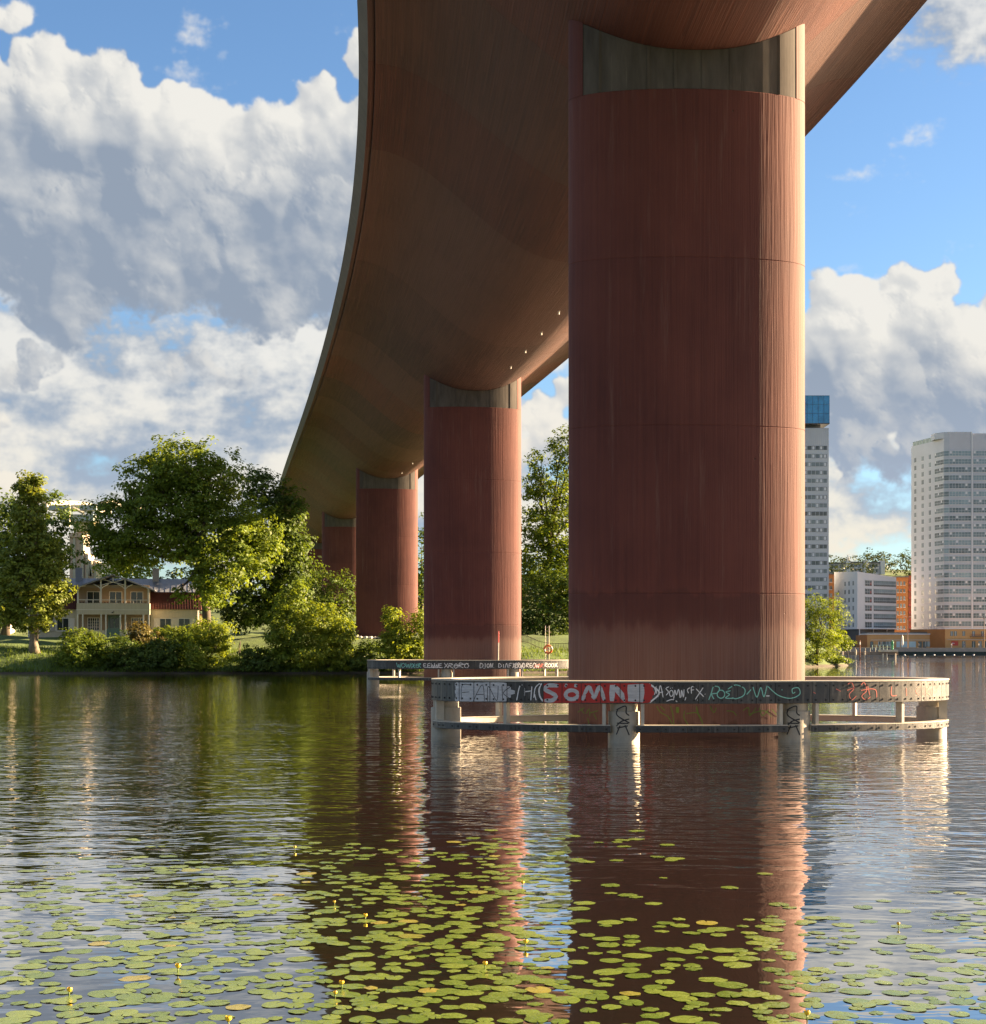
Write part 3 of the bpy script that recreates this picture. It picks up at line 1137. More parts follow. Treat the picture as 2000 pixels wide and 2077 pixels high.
def build_graffiti():
    rnd = random.Random(3)
    ths = np.linspace(math.pi * 1.02, math.pi * 1.98, 700)
    f1 = Face(RING1, ring_pt, ths)
    f2 = Face(RING2, ring_pt, ths)
    silver = pmat('paint_silver', (.42, .43, .45), .42, .30, 3.0, stretch=(1, 1, 5), tint=(.60, .61, .63))
    red = flat_paint('paint_red', (.42, .025, .022))
    whitep = flat_paint('paint_white', (.72, .72, .72))
    teal = flat_paint('paint_teal', (.22, .55, .46))
    pink = flat_paint('paint_salmon', (.62, .16, .12))
    black = flat_paint('paint_black', (.015, .015, .018))
    green = flat_paint('paint_green', (.09, .16, .02))
    A = lambda P: [(860 + x * .30737, 1340 + y * .30737) for x, y in P]
    B = lambda P: [(1400 + x * .31797, 1340 + y * .31797) for x, y in P]
    ZL = (R_BOT + .01, R_TOP - .06)

    def paint(face, mat, strokes, w, off, zl=ZL, **kw):
        for k, p in enumerate(strokes):
            mb = MB()
            face.stroke(mb, p, w, off + k * .00008, zlim=zl, **kw)
            mb.build('graffiti_stroke', mat, face.root)
    # silver roller block on the left with dark letters F A N K
    paint(f1, silver, [A([(205 + 4 * (k % 2), y), (330, y + 1), (470, y), (600 - 26 * abs(2 - k), y + 2)]) for k, y in enumerate((158, 182, 206, 230, 254))], .15, .004)
    paint(f1, black, [A(q) for q in ([(248, 262), (252, 165), (310, 160)], [(252, 210), (300, 206)], [(325, 268), (385, 160), (400, 265)], [(345, 225), (395, 222)],
                                      [(420, 268), (425, 170), (480, 262), (490, 165)], [(520, 265), (515, 165)], [(575, 170), (525, 215), (590, 262)])], .022, .006)
    paint(f1, whitep, [A(q) for q in ([(612, 262), (630, 175), (650, 160)], [(665, 235), (665, 180)], [(665, 205), (705, 200)], [(705, 262), (712, 170)],
                                      [(725, 245), (735, 180), (765, 150)], [(740, 262), (730, 220)])], .035, .004)
    # the red piece with big silver letters S O M N
    paint(f1, whitep, [A([(775 + dx, 150), (760 + dx, 190), (765 + dx, 235), (785 + dx, 268)]) for dx in (0,)] + [A([(1485, 152), (1552, 212), (1490, 276)])], .05, .004)
    paint(f1, red, [A([(790, y), (1000, y), (1250, y), (1500 + 22 - abs(y - 210) * .5, y)]) for y in (165, 190, 215, 240, 262)], .155, .006)
    paint(f1, silver, [A([(888, 166), (820, 164), (798, 190), (840, 212), (872, 236), (848, 262), (795, 262)])], .13, .008)
    paint(f1, silver, [A(circ(975, 225, 40, 30)), A([(930, 160), (945, 166)]), A([(992, 163), (1012, 166)])], .125, .009)
    paint(f1, silver, [A([(1045, 262), (1088, 172), (1122, 246), (1158, 172), (1190, 262)]), ], .115, .010)
    paint(f1, silver, [A([(1240, 268), (1242, 215), (1240, 160)]), A([(1250, 165), (1295, 215), (1332, 266)])], .18, .011)
    paint(f1, silver, [A([(1396, 156), (1399, 215), (1396, 272)])], .50, .012, fade=False)
    paint(f1, red, [A([(1205, 155), (1212, 210), (1206, 270)]), A([(1332, 155), (1326, 210), (1336, 270)]), A([(1462, 150), (1500, 214), (1470, 272)]), A([(905, 200), (918, 230), (912, 270)]),
                    A([(1068, 230), (1088, 212), (1105, 235)])], .05, .014)
    # the open joints between the painted panels
    for k in range(int(round(R_PER / .625))):
        q = k * R_PER / int(round(R_PER / .625))
        th = ring_th(q)
        if math.pi < th < 2 * math.pi:
            xx, yy = ring_pt(th, 0)
            sA = float(np.interp(th, ths, f1.arc))
            px_ = float(np.interp(sA, f1.arc, f1.px))
            if 922 < px_ < 1336:
                mb = MB()
                f1.stroke(mb, [(sA, R_BOT + .004), (sA + .002, (R_BOT + R_TOP) / 2), (sA, R_TOP - .05)], .020, .0165, fade=False, sz=True)
                mb.build('panel_joint', black, RING1)
    # white hand-style tags
    T = [[(1530, 165), (1536, 218)], [(1545, 238), (1560, 165), (1578, 242)], [(1548, 212), (1578, 206)], [(1516, 170), (1528, 200), (1520, 225)],
         [(1617, 172), (1597, 184), (1613, 206), (1598, 228)], circ(1632, 216, 12, 20), [(1626, 180), (1628, 184)], [(1638, 178), (1640, 182)],
         [(1648, 252), (1655, 195), (1666, 226), (1680, 190), (1690, 246)], [(1696, 242), (1700, 196), (1712, 240), (1716, 190)], [(1729, 240), (1722, 262)],
         [(1600, 268), (1640, 256), (1672, 272)], [(1756, 178), (1738, 192), (1746, 216)], [(1765, 218), (1765, 175), (1786, 172)], [(1765, 194), (1782, 192)],
         [(1795, 185), (1846, 238)], [(1842, 178), (1790, 256)], [(1853, 220), (1857, 222)], [(1803, 258), (1806, 262)]]
    paint(f1, whitep, [A(q) for q in T], .028, .004)
    # teal line tag
    T = [[(118, 250), (135, 205), (150, 165), (185, 172), (175, 205), (138, 214), (152, 246)], circ(196, 214, 24, 26), [(258, 192), (228, 200), (250, 216), (226, 238), (275, 240)],
         [(240, 182), (290, 155), (345, 178), (342, 220), (295, 242), (268, 236)], [(360, 216), (388, 184)], [(400, 168), (425, 232), (450, 172), (470, 230), (490, 160)],
         [(495, 164), (560, 220), (640, 240), (698, 214), (690, 174), (652, 180), (654, 208), (670, 200)], [(583, 184), (588, 188)]]
    paint(f1, teal, [B(q) for q in T], .030, .004)
    paint(f1, whitep, [B([(483, 225), (506, 225)])], .035, .004)
    # salmon tags on the sunlit end
    T = [[(1005, 150), (1030, 140), (1042, 180), (1015, 215), (1030, 250), (1060, 225)], [(1000, 190), (1050, 170)], [(1085, 160), (1110, 140), (1125, 190), (1095, 225), (1120, 250), (1150, 230)],
         [(1090, 190), (1150, 180), (1185, 190), (1190, 235)], [(1130, 150), (1145, 220)], [(1285, 165), (1284, 220), (1318, 222)], [(1378, 174), (1380, 224)], [(1377, 150), (1379, 154)],
         [(1464, 165), (1440, 195), (1460, 222)], [(1505, 170), (1506, 222)], [(1530, 165), (1507, 198), (1531, 220)], [(930, 180), (960, 195)], [(785, 200), (800, 210)]]
    paint(f1, pink, [B(q) for q in T], .026, .004)
    # second ring: dense white and teal tags
    C = lambda x: 720 + x * .2332
    D = lambda y: 1310 + y * .2332
    tag2 = lambda a, b, c, d, n: scribble(C(a), C(b), D(c), D(d), n, rnd)
    paint(f2, teal, tag2(360, 480, 148, 190, 3) + tag2(485, 575, 152, 192, 4), .05, .004)
    paint(f2, whitep, tag2(592, 760, 150, 192, 5) + tag2(770, 990, 152, 192, 5) + [[(C(620), D(186)), (C(770), D(190))], [(C(860), D(176)), (C(990), D(152))]], .05, .004)
    dj = [[(1090, 148), (1088, 190), (1110, 182), (1112, 160), (1090, 150)], [(1132, 150), (1132, 190), (1118, 194)], circ(1158, 172, 10, 16), [(1176, 190), (1180, 152), (1192, 188), (1200, 150)], [(1206, 188), (1209, 190)],
          [(1250, 190), (1252, 152), (1276, 176), (1250, 190)], [(1292, 160), (1292, 192)], [(1305, 192), (1318, 152), (1330, 192)], [(1340, 192), (1342, 156), (1364, 152)], [(1342, 172), (1358, 170)]]
    paint(f2, whitep, [[(C(a), D(b)) for a, b in q] for q in dj], .05, .004)
    paint(f2, whitep, tag2(1370, 1480, 148, 196, 5) + tag2(1490, 1600, 150, 192, 4), .055, .004)
    paint(f2, pink, tag2(1560, 1640, 158, 192, 3), .04, .006)
    paint(f2, whitep, tag2(1650, 1760, 150, 185, 4), .05, .005)

    # tags on the two front columns
    for sgn in (-1, 1):
        th = 2 * math.pi - math.acos(sgn * 2.86 / RA)
        cx, cy = ring_pt(th, -.50)
        x, y, h = line(0)
        hold = empty('tmp', (x, y, 0), -h)
        fc = Face(hold, lambda q, off, cx=cx, cy=cy: (cx + (.515 + off) * math.cos(q), cy + (.515 + off) * math.sin(q)), np.linspace(math.pi * 1.05, math.pi * 1.95, 80))
        bpy.data.objects.remove(hold)
        fc.root = RING1
        mid = (fc.px[0] + fc.px[-1]) / 2
        X = lambda P: [(mid + (a - 1316) * .30737, 1340 + b * .30737) for a, b in P]
        T = [[(1265, 325), (1325, 300), (1330, 345), (1350, 362)], [(1276, 318), (1270, 360), (1352, 412)], [(1350, 385), (1300, 400), (1265, 432)], [(1268, 412), (1345, 414)],
             [(1290, 428), (1265, 488)], [(1322, 425), (1350, 492)], [(1270, 445), (1340, 430)]]
        paint(fc, black, [X(q) for q in T], .040, .004 if sgn < 0 else .004, zl=None)
    # green scrawl low down on the nearest pier
    pr = [c for c in BRIDGE.children if c.name.startswith('pier')][0]
    fp = Face(pr, lambda q, off: ((4.12) * math.cos(q) + off * .1 * math.cos(q), 1.45 * math.sin(q) + off * math.sin(q)), np.linspace(math.pi * 1.02, math.pi * 1.98, 500))
    T = [A(q) for q in ([(1015, 340), (1060, 310)], [(1030, 315), (1060, 350)], [(1070, 350), (1090, 320), (1095, 365)], [(1095, 345), (1150, 330)], [(1120, 350), (1140, 390)], [(1080, 380), (1090, 420)],
                        [(1535, 300), (1560, 340), (1610, 370), (1640, 425)], [(1625, 300), (1640, 345), (1650, 425)], [(1720, 330), (1715, 375), (1745, 425)], [(1730, 350), (1800, 345), (1830, 390), (1840, 425)],
                        [(1800, 310), (1812, 360)], [(1590, 330), (1560, 300)])]
    T += [B(q) for q in ([(40, 290), (45, 330), (80, 400)], [(125, 290), (150, 330), (165, 300)], [(230, 320), (270, 325), (295, 350)], [(335, 320), (370, 300), (380, 350), (420, 300)],
                         [(380, 340), (470, 320), (520, 360)], [(440, 300), (460, 350), (500, 310)], [(520, 310), (560, 350), (600, 320)], [(560, 320), (610, 370)])]
    T += [A([(1672, 305), (1673, 345)])]
    for k, p in enumerate(T):
        mb = MB()
        fp.stroke(mb, p, .030 if k < len(T) - 1 else .11, .012 + k * .00005)
        mb.build('graffiti_stroke', green, pr)


build_graffiti()

# ------------------------------------------------------------------ water
def water_mat():
    m, t, b, out = new_mat('lake_water')
    geo = t.n('ShaderNodeNewGeometry')
    P = geo.outputs['Position']
    b.inputs['Base Color'].default_value = (.012, .011, .006, 1)
    b.inputs['Roughness'].default_value = .02
    b.inputs['IOR'].default_value = 1.6
    b.inputs['Coat Weight'].default_value = 1.0
    b.inputs['Coat IOR'].default_value = 1.95
    b.inputs['Coat Roughness'].default_value = .015
    sep = t.n('ShaderNodeSeparateXYZ')
    t.put(sep.inputs[0], P)
    # breeze patches: calm among the lily pads, livelier further out
    patch = t.noise(t.vm('MULTIPLY', P, (.035, .022, 1)), 1.0, 3.0, .5)
    out_ = t.sstep(sep.outputs[1], 14.0, 30.0, .28, 1.0)
    amp = t.m('MULTIPLY', out_, t.lin(patch, .3, .7, .45, 1.25))
    far = t.sstep(sep.outputs[1], 70.0, 300.0, 1.0, .40)
    amp = t.m('MULTIPLY', amp, far)
    # ripples run in from the right front: crests lie across the view
    Q = t.vm('ADD', P, t.vm('SCALE', t.noise(t.vm('MULTIPLY', P, (.16, .16, 0)), 1.0, 2.0, .5, color=True), scale=2.2))
    n1 = t.noise(t.vm('MULTIPLY', Q, (1.0, 1.75, 0)), 1.0, 2.0, .5)
    n2 = t.noise(t.vm('MULTIPLY', Q, (2.6, 4.6, 0)), 1.0, 2.0, .5)
    n3 = t.noise(t.vm('MULTIPLY', P, (6.5, 13.0, 0)), 1.0, 2.0, .5)
    swell = t.noise(t.vm('MULTIPLY', P, (.18, .42, 0)), 1.0, 1.0, .5)
    hgt = t.m('ADD', t.m('MULTIPLY', n1, .050), t.m('MULTIPLY', n2, .0095))
    hgt = t.m('ADD', hgt, t.m('MULTIPLY', n3, .0006))
    hgt = t.m('ADD', t.m('MULTIPLY', hgt, amp), t.m('MULTIPLY', swell, .035))
    bp = t.n('ShaderNodeBump')
    bp.inputs['Strength'].default_value = 1.0
    bp.inputs['Distance'].default_value = 1.0
    t.put(bp.inputs['Height'], hgt)
    t.put(b.inputs['Normal'], bp.outputs[0])
    t.put(b.inputs['Coat Normal'], bp.outputs[0])
    return m


MB().add([(-3500, -300, 0), (3500, -300, 0), (3500, 7000, 0), (-3500, 7000, 0)], [(0, 1, 2, 3)]).build('water', water_mat(), kind='structure')


# ------------------------------------------------------------------ ground
SHORE_X = np.array([-900, -160, -90, -58, -40, -22, -9, 3, 12, 20, 34, 48, 58, 66, 70])
SHORE_Y = np.array([165, 168, 176, 178, 179.5, 180, 181, 183, 188, 196, 214, 236, 252, 275, 330])


def smooth(x, a, b):
    q = np.clip((x - a) / (b - a), 0, 1)
    return q * q * (3 - 2 * q)


def ground_z(X, Y):
    X, Y = np.asarray(X, float), np.asarray(Y, float)
    d = Y - np.interp(X, SHORE_X, SHORE_Y)
    d = np.where(X > 70, -30, d)
    bound = smooth(X, 63, 54)                              # the near bank ends at a point on the right
    z = -2.0 + 2.25 * smooth(d, -3, .6) + 2.1 * smooth(d, .2, 8) + 2.0 * smooth(d, 8, 27) + 6.5 * smooth(d, 30, 150)
    z = np.where(Y < 560, -2.0 + (z + 2.0) * bound, z)
    wob = .18 * np.sin(X * .31 + Y * .17) + .14 * np.sin(X * .73 - Y * .41) + .08 * np.sin(X * 1.7 + Y * 1.1)
    z = z + wob * smooth(d, 1, 10) * bound
    # the far shore: level quay, a wooded hill behind it
    farq = smooth(Y, 648, 652)
    zf = -2.0 + 4.6 * farq
    hill = 35 * np.exp(-((X - 215) / 150.0) ** 2) * smooth(Y, 760, 900) + 24 * np.exp(-((X - 420) / 260.0) ** 2) * smooth(Y, 800, 1000)
    zf = zf + hill + 10 * smooth(Y, 900, 2500)
    z = np.where(Y > 600, np.maximum(np.where(X < 60, z, -5), zf), z)
    # the bank the picture was taken from
    z = np.where(Y < 60, -2.0 + 3.4 * smooth(-Y, 1.0, 6.0), z)
    return z


def build_ground():
    xs = np.concatenate([np.linspace(-3400, -400, 16), np.linspace(-360, -130, 14), np.arange(-124, 76, 1.6), np.linspace(80, 640, 60), np.linspace(700, 3400, 14)])
    ys = np.concatenate([np.linspace(-280, -12, 8), np.linspace(-8, 0, 6), np.array([20, 80, 140, 160]), np.arange(164, 230, 1.4), np.linspace(234, 400, 24), np.linspace(430, 640, 8),
                         np.array([647, 648, 649, 650, 651, 652, 654]), np.linspace(670, 1100, 26), np.linspace(1200, 6900, 10)])
    X, Y = np.meshgrid(xs, ys)
    Z = ground_z(X, Y)
    n, m = X.shape
    V = np.stack([X, Y, Z], -1).reshape(-1, 3)
    I = np.arange(n * m).reshape(n, m)
    F = np.stack([I[:-1, :-1], I[:-1, 1:], I[1:, 1:], I[1:, :-1]], -1).reshape(-1, 4)
    me = bpy.data.meshes.new('ground')
    me.from_pydata(V.tolist(), [], F.tolist())
    m_, t, b, out = new_mat('grassy_ground')
    geo = t.n('ShaderNodeNewGeometry')
    P = geo.outputs['Position']
    sep = t.n('ShaderNodeSeparateXYZ')
    t.put(sep.inputs[0], P)
    a = t.noise(P, .35, 5.0, .6)
    c = t.noise(P, 3.0, 5.0, .65)
    col = t.mix(t.lin(a, .3, .7), (.045, .075, .016), (.095, .150, .030))
    col = t.mix(t.sstep(c, .55, .8, 0, .5), col, (.14, .15, .045))
    mud = t.sstep(t.m('ADD', sep.outputs[2], t.m('MULTIPLY', c, .5)), .75, .45)
    col = t.mix(mud, col, (.07, .058, .04))
    city = t.m('MULTIPLY', t.sstep(sep.outputs[1], 640, 650), t.sstep(sep.outputs[2], 4.5, 3.0))
    col = t.mix(city, col, (.26, .23, .20))
    t.put(b.inputs['Base Color'], col)
    b.inputs['Roughness'].default_value = .9
    bp = t.n('ShaderNodeBump')
    bp.inputs['Strength'].default_value = .8
    bp.inputs['Distance'].default_value = .12
    t.put(bp.inputs['Height'], t.noise(P, 2.2, 6.0, .7))
    t.put(b.inputs['Normal'], bp.outputs[0])
    link('ground', me, m_, smooth=True, kind='structure')


build_ground()


# ------------------------------------------------------------------ foliage
def gz(x, y):
    return float(ground_z(x, y))


def leaves_mesh(name, C, Nn, size, tone, rng, elong=1.5):
    """one mesh of small kite-shaped leaves: centres C, normals Nn"""
    n = len(C)
    up = rng.normal(size=(n, 3))
    tdir = up - (up * Nn).sum(1)[:, None] * Nn
    tdir /= np.linalg.norm(tdir, axis=1)[:, None] + 1e-9
    sdir = np.cross(Nn, tdir)
    L = (size * rng.uniform(.6, 1.25, n))[:, None]
    w = L / elong
    fold = Nn * L * .12
    V = np.stack([C - tdir * L * .5, C + sdir * w * .5 + fold, C + tdir * L * .55, C - sdir * w * .5 + fold], 1).reshape(-1, 3)
    me = bpy.data.meshes.new(name)
    me.vertices.add(4 * n)
    me.vertices.foreach_set('co', V.astype(np.float32).ravel())
    me.loops.add(4 * n)
    me.loops.foreach_set('vertex_index', np.arange(4 * n, dtype=np.int32))
    me.polygons.add(n)
    me.polygons.foreach_set('loop_start', np.arange(0, 4 * n, 4, dtype=np.int32))
    me.update(calc_edges=True)
    at_ = me.attributes.new('tone', 'FLOAT', 'FACE')
    at_.data.foreach_set('value', np.clip(tone, 0, 1).astype(np.float32))
    me.validate()
    return me


def clumps(lobes, n_clump, per, rad, rng, shell=.55, droop=0.0):
    """lobes: (x,y,z,rx,ry,rz[,weight]); returns leaf centres, normals, tones"""
    Lb = np.array([list(l[:6]) for l in lobes], float)
    w = np.array([(l[6] if len(l) > 6 else 1.0) * l[3] * l[5] for l in lobes], float)
    idx = rng.choice(len(Lb), n_clump, p=w / w.sum())
    d = rng.normal(size=(n_clump, 3))
    d /= np.linalg.norm(d, axis=1)[:, None]
    r = rng.uniform(shell ** 3, 1, n_clump) ** (1 / 3)
    # ragged outline: some sprays reach out
    r *= 1 + .22 * np.clip(rng.normal(size=n_clump), -.8, 2.2)
    cc = Lb[idx, :3] + d * r[:, None] * Lb[idx, 3:]
    cr = rad * rng.uniform(.55, 1.35, n_clump)
    ct = rng.uniform(.0, .75, n_clump)
    ci = np.repeat(np.arange(n_clump), per)
    e = rng.normal(size=(n_clump * per, 3))
    e /= np.linalg.norm(e, axis=1)[:, None]
    er = rng.uniform(.2, 1, n_clump * per) ** .5
    C = cc[ci] + e * er[:, None] * cr[ci][:, None] * np.array([1.1, 1.1, .62])
    C[:, 2] -= droop * er * cr[ci]
    N = e * .5 + d[ci] * .45 + np.array([0, 0, .55]) + rng.normal(size=e.shape) * .35
    N /= np.linalg.norm(N, axis=1)[:, None]
    tone = ct[ci] + rng.uniform(-.15, .3, len(ci))
    return C, N, tone


def limbs(mb, base, lobes, r0, rng, top=None, lean=(0, 0)):
    """tapered trunk that forks into limbs reaching the lobes"""
    base = Vector(base)
    L = [Vector(l[:3]) for l in lobes]
    cz = sum((l.z for l in L)) / len(L)
    mx = sum((l.x for l in L)) / len(L)
    my = sum((l.y for l in L)) / len(L)
    topz = top if top is not None else base.z + (cz - base.z) * .55
    fork = Vector((base.x + (mx - base.x) * .4 + lean[0], base.y + (my - base.y) * .4 + lean[1], topz))
    pts, rad = [], []
    for k in range(6):
        u = k / 5
        p = base.lerp(fork, u) + Vector((rng.normal() * .08, rng.normal() * .08, 0)) * (1 if 0 < k < 5 else 0)
        pts.append(p)
        rad.append(r0 * (1.35 if k == 0 else 1.0 - .38 * u))
    mb.tube(pts, rad, 10)
    for l, lob in zip(L, lobes):
        end = l + Vector((0, 0, lob[5] * .45))
        start = base.lerp(fork, rng.uniform(.75, 1.0))
        mid = start.lerp(end, .5) + Vector((rng.normal() * .5, rng.normal() * .5, -abs(end - start) * .06 if False else -.06 * (end - start).length))
        q = [start, start.lerp(mid, .5), mid, mid.lerp(end, .5), end]
        rr = r0 * .5
        mb.tube(q, [rr, rr * .8, rr * .6, rr * .38, rr * .12], 7)
        for j in range(5):
            dd = Vector(rng.normal(size=3)).normalized()
            tip = l + Vector((dd.x * lob[3], dd.y * lob[4], dd.z * lob[5])) * .8
            st = q[2].lerp(q[4], rng.uniform(0, .8))
            md = st.lerp(tip, .5) + Vector((0, 0, .25))
            mb.tube([st, md, tip], [rr * .28, rr * .18, rr * .05], 5)


def tree(name, label, base, lobes, mat, r0, n_clump, per, rad, size, seed, group=None, cat='tree', shell=.55, elong=1.5, droop=0.0, top=None, bark=None, origin=True, lean=(0, 0)):
    rng = np.random.default_rng(seed)
    root = empty(name, base, label=label, cat=cat, group=group)
    lb = [(l[0] - base[0], l[1] - base[1], l[2] - base[2]) + tuple(l[3:]) for l in lobes]
    C, N, tone = clumps(lb, n_clump, per, rad, rng, shell, droop)
    keep = C[:, 2] > .05
    me = leaves_mesh('crown', C[keep], N[keep], size, tone[keep], rng, elong)
    link('crown', me, mat, root)
    mb = MB()
    limbs(mb, (0, 0, -.3), lb, r0, rng, top, lean)
    mb.build('trunk', bark or BARK, root, smooth=True)
    return root


BARK = pmat('bark', (.085, .066, .048), .9, .35, 3.0, .8, stretch=(1, 1, .25))
BARK_PALE = pmat('bark_pale', (.20, .165, .12), .9, .3, 3.0, .6, stretch=(1, 1, .25))
LEAF_MAPLE = leaf_mat('leaf_maple', (.135, .205, .026), .48)
LEAF_DARK = leaf_mat('leaf_dark', (.075, .128, .024), .42)
LEAF_LIGHT = leaf_mat('leaf_light', (.175, .245, .030), .50)
LEAF_POPLAR = leaf_mat('leaf_poplar', (.185, .245, .042), .48)
LEAF_WILLOW = leaf_mat('leaf_willow', (.150, .225, .026), .50)
LEAF_FAR = leaf_mat('leaf_far', (.050, .075, .030), .35)


def px_lobe(x, y, Y, rx, ry, depth=None, w=1.0, dy=0.0):
    """lobe given by its place and half-size in photograph pixels at depth Y"""
    p = at(x, y, Y)
    k = Y / FPX
    return (p.x, p.y + dy, p.z, rx * k, (depth if depth is not None else rx * k), ry * k, w)


def grove():
    # poplar-like tree on the left bank
    Y = 186.0
    b = at(70, 1322, Y)
    tree('poplar_tree', 'tall narrow yellow-green tree with forked pale trunk at the left edge', (b.x, Y, gz(b.x, Y)),
         [px_lobe(50, 990, Y, 18, 34), px_lobe(74, 985, Y, 14, 28), px_lobe(58, 1045, Y, 32, 48), px_lobe(62, 1105, Y, 44, 50), px_lobe(100, 1140, Y, 34, 44), px_lobe(28, 1150, Y, 34, 50), px_lobe(66, 1180, Y, 58, 50), px_lobe(110, 1200, Y, 34, 42), px_lobe(20, 1225, Y, 40, 40), px_lobe(70, 1245, Y, 56, 34)],
         LEAF_POPLAR, .55, 900, 28, .75, .42, 11, bark=BARK_PALE, top=gz(b.x, Y) + 5)
    # dark trees behind it
    Y = 222.0
    b = at(10, 1290, Y)
    tree('dark_tree', 'dark green tree filling the far left behind the narrow tree', (b.x, Y, gz(b.x, Y)),
         [px_lobe(-10, 1060, Y, 70, 75), px_lobe(95, 1065, Y, 50, 70), px_lobe(40, 1130, Y, 95, 80), px_lobe(-30, 1190, Y, 90, 80), px_lobe(110, 1130, Y, 30, 50)], LEAF_DARK, .6, 620, 26, 1.2, .55, 12)
    # the big maple by the house
    Y = 200.0
    b = at(424, 1290, Y - 2)
    tree('maple_tree', 'huge spreading maple towering over the right half of the house', (b.x, Y - 2, gz(b.x, Y - 2)),
         [px_lobe(375, 945, Y, 85, 55), px_lobe(310, 985, Y, 75, 60), px_lobe(430, 985, Y, 65, 60), px_lobe(355, 1030, Y, 110, 60), px_lobe(235, 1065, Y, 62, 60), px_lobe(205, 1100, Y, 34, 34),
          px_lobe(250, 1120, Y, 50, 34), px_lobe(330, 1100, Y, 80, 50), px_lobe(420, 1075, Y - 4, 80, 60), px_lobe(500, 1075, Y - 3, 55, 55), px_lobe(530, 1110, Y - 4, 45, 40), px_lobe(455, 1140, Y - 5, 80, 50),
          px_lobe(425, 1172, Y - 4, 44, 30), px_lobe(428, 1210, Y - 6, 36, 26, w=1.1), px_lobe(360, 1205, Y - 6, 16, 12, w=1.1)],
         LEAF_MAPLE, .62, 1700, 28, 1.0, .46, 13, shell=.60, top=gz(b.x, Y) + 8)
    # its neighbour towards the bridge
    Y = 216.0
    b = at(560, 1290, Y)
    tree('broad_tree', 'dark broad tree between the maple and the bridge piers', (b.x, Y, gz(b.x, Y)),
         [px_lobe(530, 990, Y, 40, 34), px_lobe(580, 1040, Y, 42, 50), px_lobe(540, 1080, Y, 70, 70), px_lobe(590, 1120, Y, 40, 60), px_lobe(520, 1180, Y, 70, 70), px_lobe(580, 1210, Y, 50, 60), px_lobe(500, 1240, Y, 60, 40)],
         LEAF_DARK, .6, 900, 26, 1.15, .50, 14)
    Y = 238.0
    b = at(650, 1290, Y)
    tree('shade_tree', 'low dark tree in the shade under the bridge deck', (b.x, Y, gz(b.x, Y)),
         [px_lobe(655, 1175, Y, 45, 30), px_lobe(625, 1215, Y, 50, 45), px_lobe(690, 1215, Y, 40, 50), px_lobe(660, 1260, Y, 70, 40)], LEAF_DARK, .35, 300, 22, 1.0, .45, 15)
    # airy tree right of the second pier
    Y = 232.0
    b = at(1110, 1300, Y)
    tree('airy_tree', 'tall airy tree with feathery top between the first and second piers', (b.x, Y, gz(b.x, Y)),
         [px_lobe(1088, 940, Y, 18, 32, w=.7), px_lobe(1140, 915, Y, 26, 42, w=.7), px_lobe(1175, 900, Y, 26, 50, w=.7), px_lobe(1085, 985, Y, 26, 30, w=.8), px_lobe(1135, 985, Y, 40, 50), px_lobe(1095, 1060, Y, 40, 50), px_lobe(1150, 1080, Y, 60, 70),
          px_lobe(1095, 1140, Y, 45, 60), px_lobe(1160, 1180, Y, 60, 70)], LEAF_MAPLE, .5, 900, 24, .95, .44, 16, top=gz(b.x, Y) + 12)
    Y = 226.0
    b = at(1100, 1300, Y)
    tree('thicket_tree', 'dense dark thicket at the foot of the airy tree', (b.x, Y, gz(b.x, Y)),
         [px_lobe(1085, 1235, Y, 45, 60), px_lobe(1130, 1225, Y, 50, 75), px_lobe(1165, 1245, Y, 40, 60), px_lobe(1110, 1280, Y, 80, 26), px_lobe(1180, 1190, Y, 40, 60), px_lobe(1060, 1270, Y, 30, 34)], LEAF_DARK, .3, 480, 24, 1.0, .42, 17)
    # trees seen through the slot between the second and third piers, and behind the old bridge
    Y = 300.0
    b = at(855, 1290, Y)
    tree('slot_tree', 'tree filling the narrow slot between the second and third piers', (b.x, Y, gz(b.x, Y)),
         [px_lobe(855, 1120, Y, 45, 60), px_lobe(845, 1200, Y, 60, 60), px_lobe(880, 1210, Y, 50, 60)], LEAF_DARK, .4, 220, 22, 1.3, .6, 18)
    Y = 262.0
    b = at(262, 1270, Y)
    tree('garden_tree', 'half-hidden tree behind the house roof', (b.x, Y, gz(b.x, Y)),
         [px_lobe(255, 1125, Y, 45, 34), px_lobe(285, 1150, Y, 40, 30), px_lobe(225, 1160, Y, 30, 24)], LEAF_MAPLE, .35, 200, 20, 1.0, .45, 19)
    # the willow on the right
    Y = 240.0
    b = at(1655, 1325, Y)
    tree('willow_tree', 'bright yellow-green willow leaning over the water right of the nearest pier', (b.x, Y, max(.3, gz(b.x, Y))),
         [px_lobe(1650, 1225, Y, 34, 28), px_lobe(1690, 1235, Y, 24, 32), px_lobe(1655, 1270, Y, 44, 40), px_lobe(1700, 1270, Y, 20, 34), px_lobe(1650, 1312, Y, 40, 26), px_lobe(1685, 1308, Y, 24, 22), px_lobe(1620, 1260, Y, 40, 50), px_lobe(1645, 1334, Y, 26, 12)],
         LEAF_WILLOW, .30, 560, 26, .72, .36, 20, shell=.5, elong=3.2, droop=.5)
    b = at(1722, 1318, 330.0)
    tree('quay_bush', 'small green bush beside the willow at the jetty', (b.x, 330.0, .6),
         [px_lobe(1722, 1302, 330, 11, 9), px_lobe(1716, 1312, 330, 12, 7), px_lobe(1700, 1290, 330, 16, 14)], LEAF_MAPLE, .12, 70, 20, .7, .4, 21, cat='bush')

    b = at(1680, 1338, 247.0)
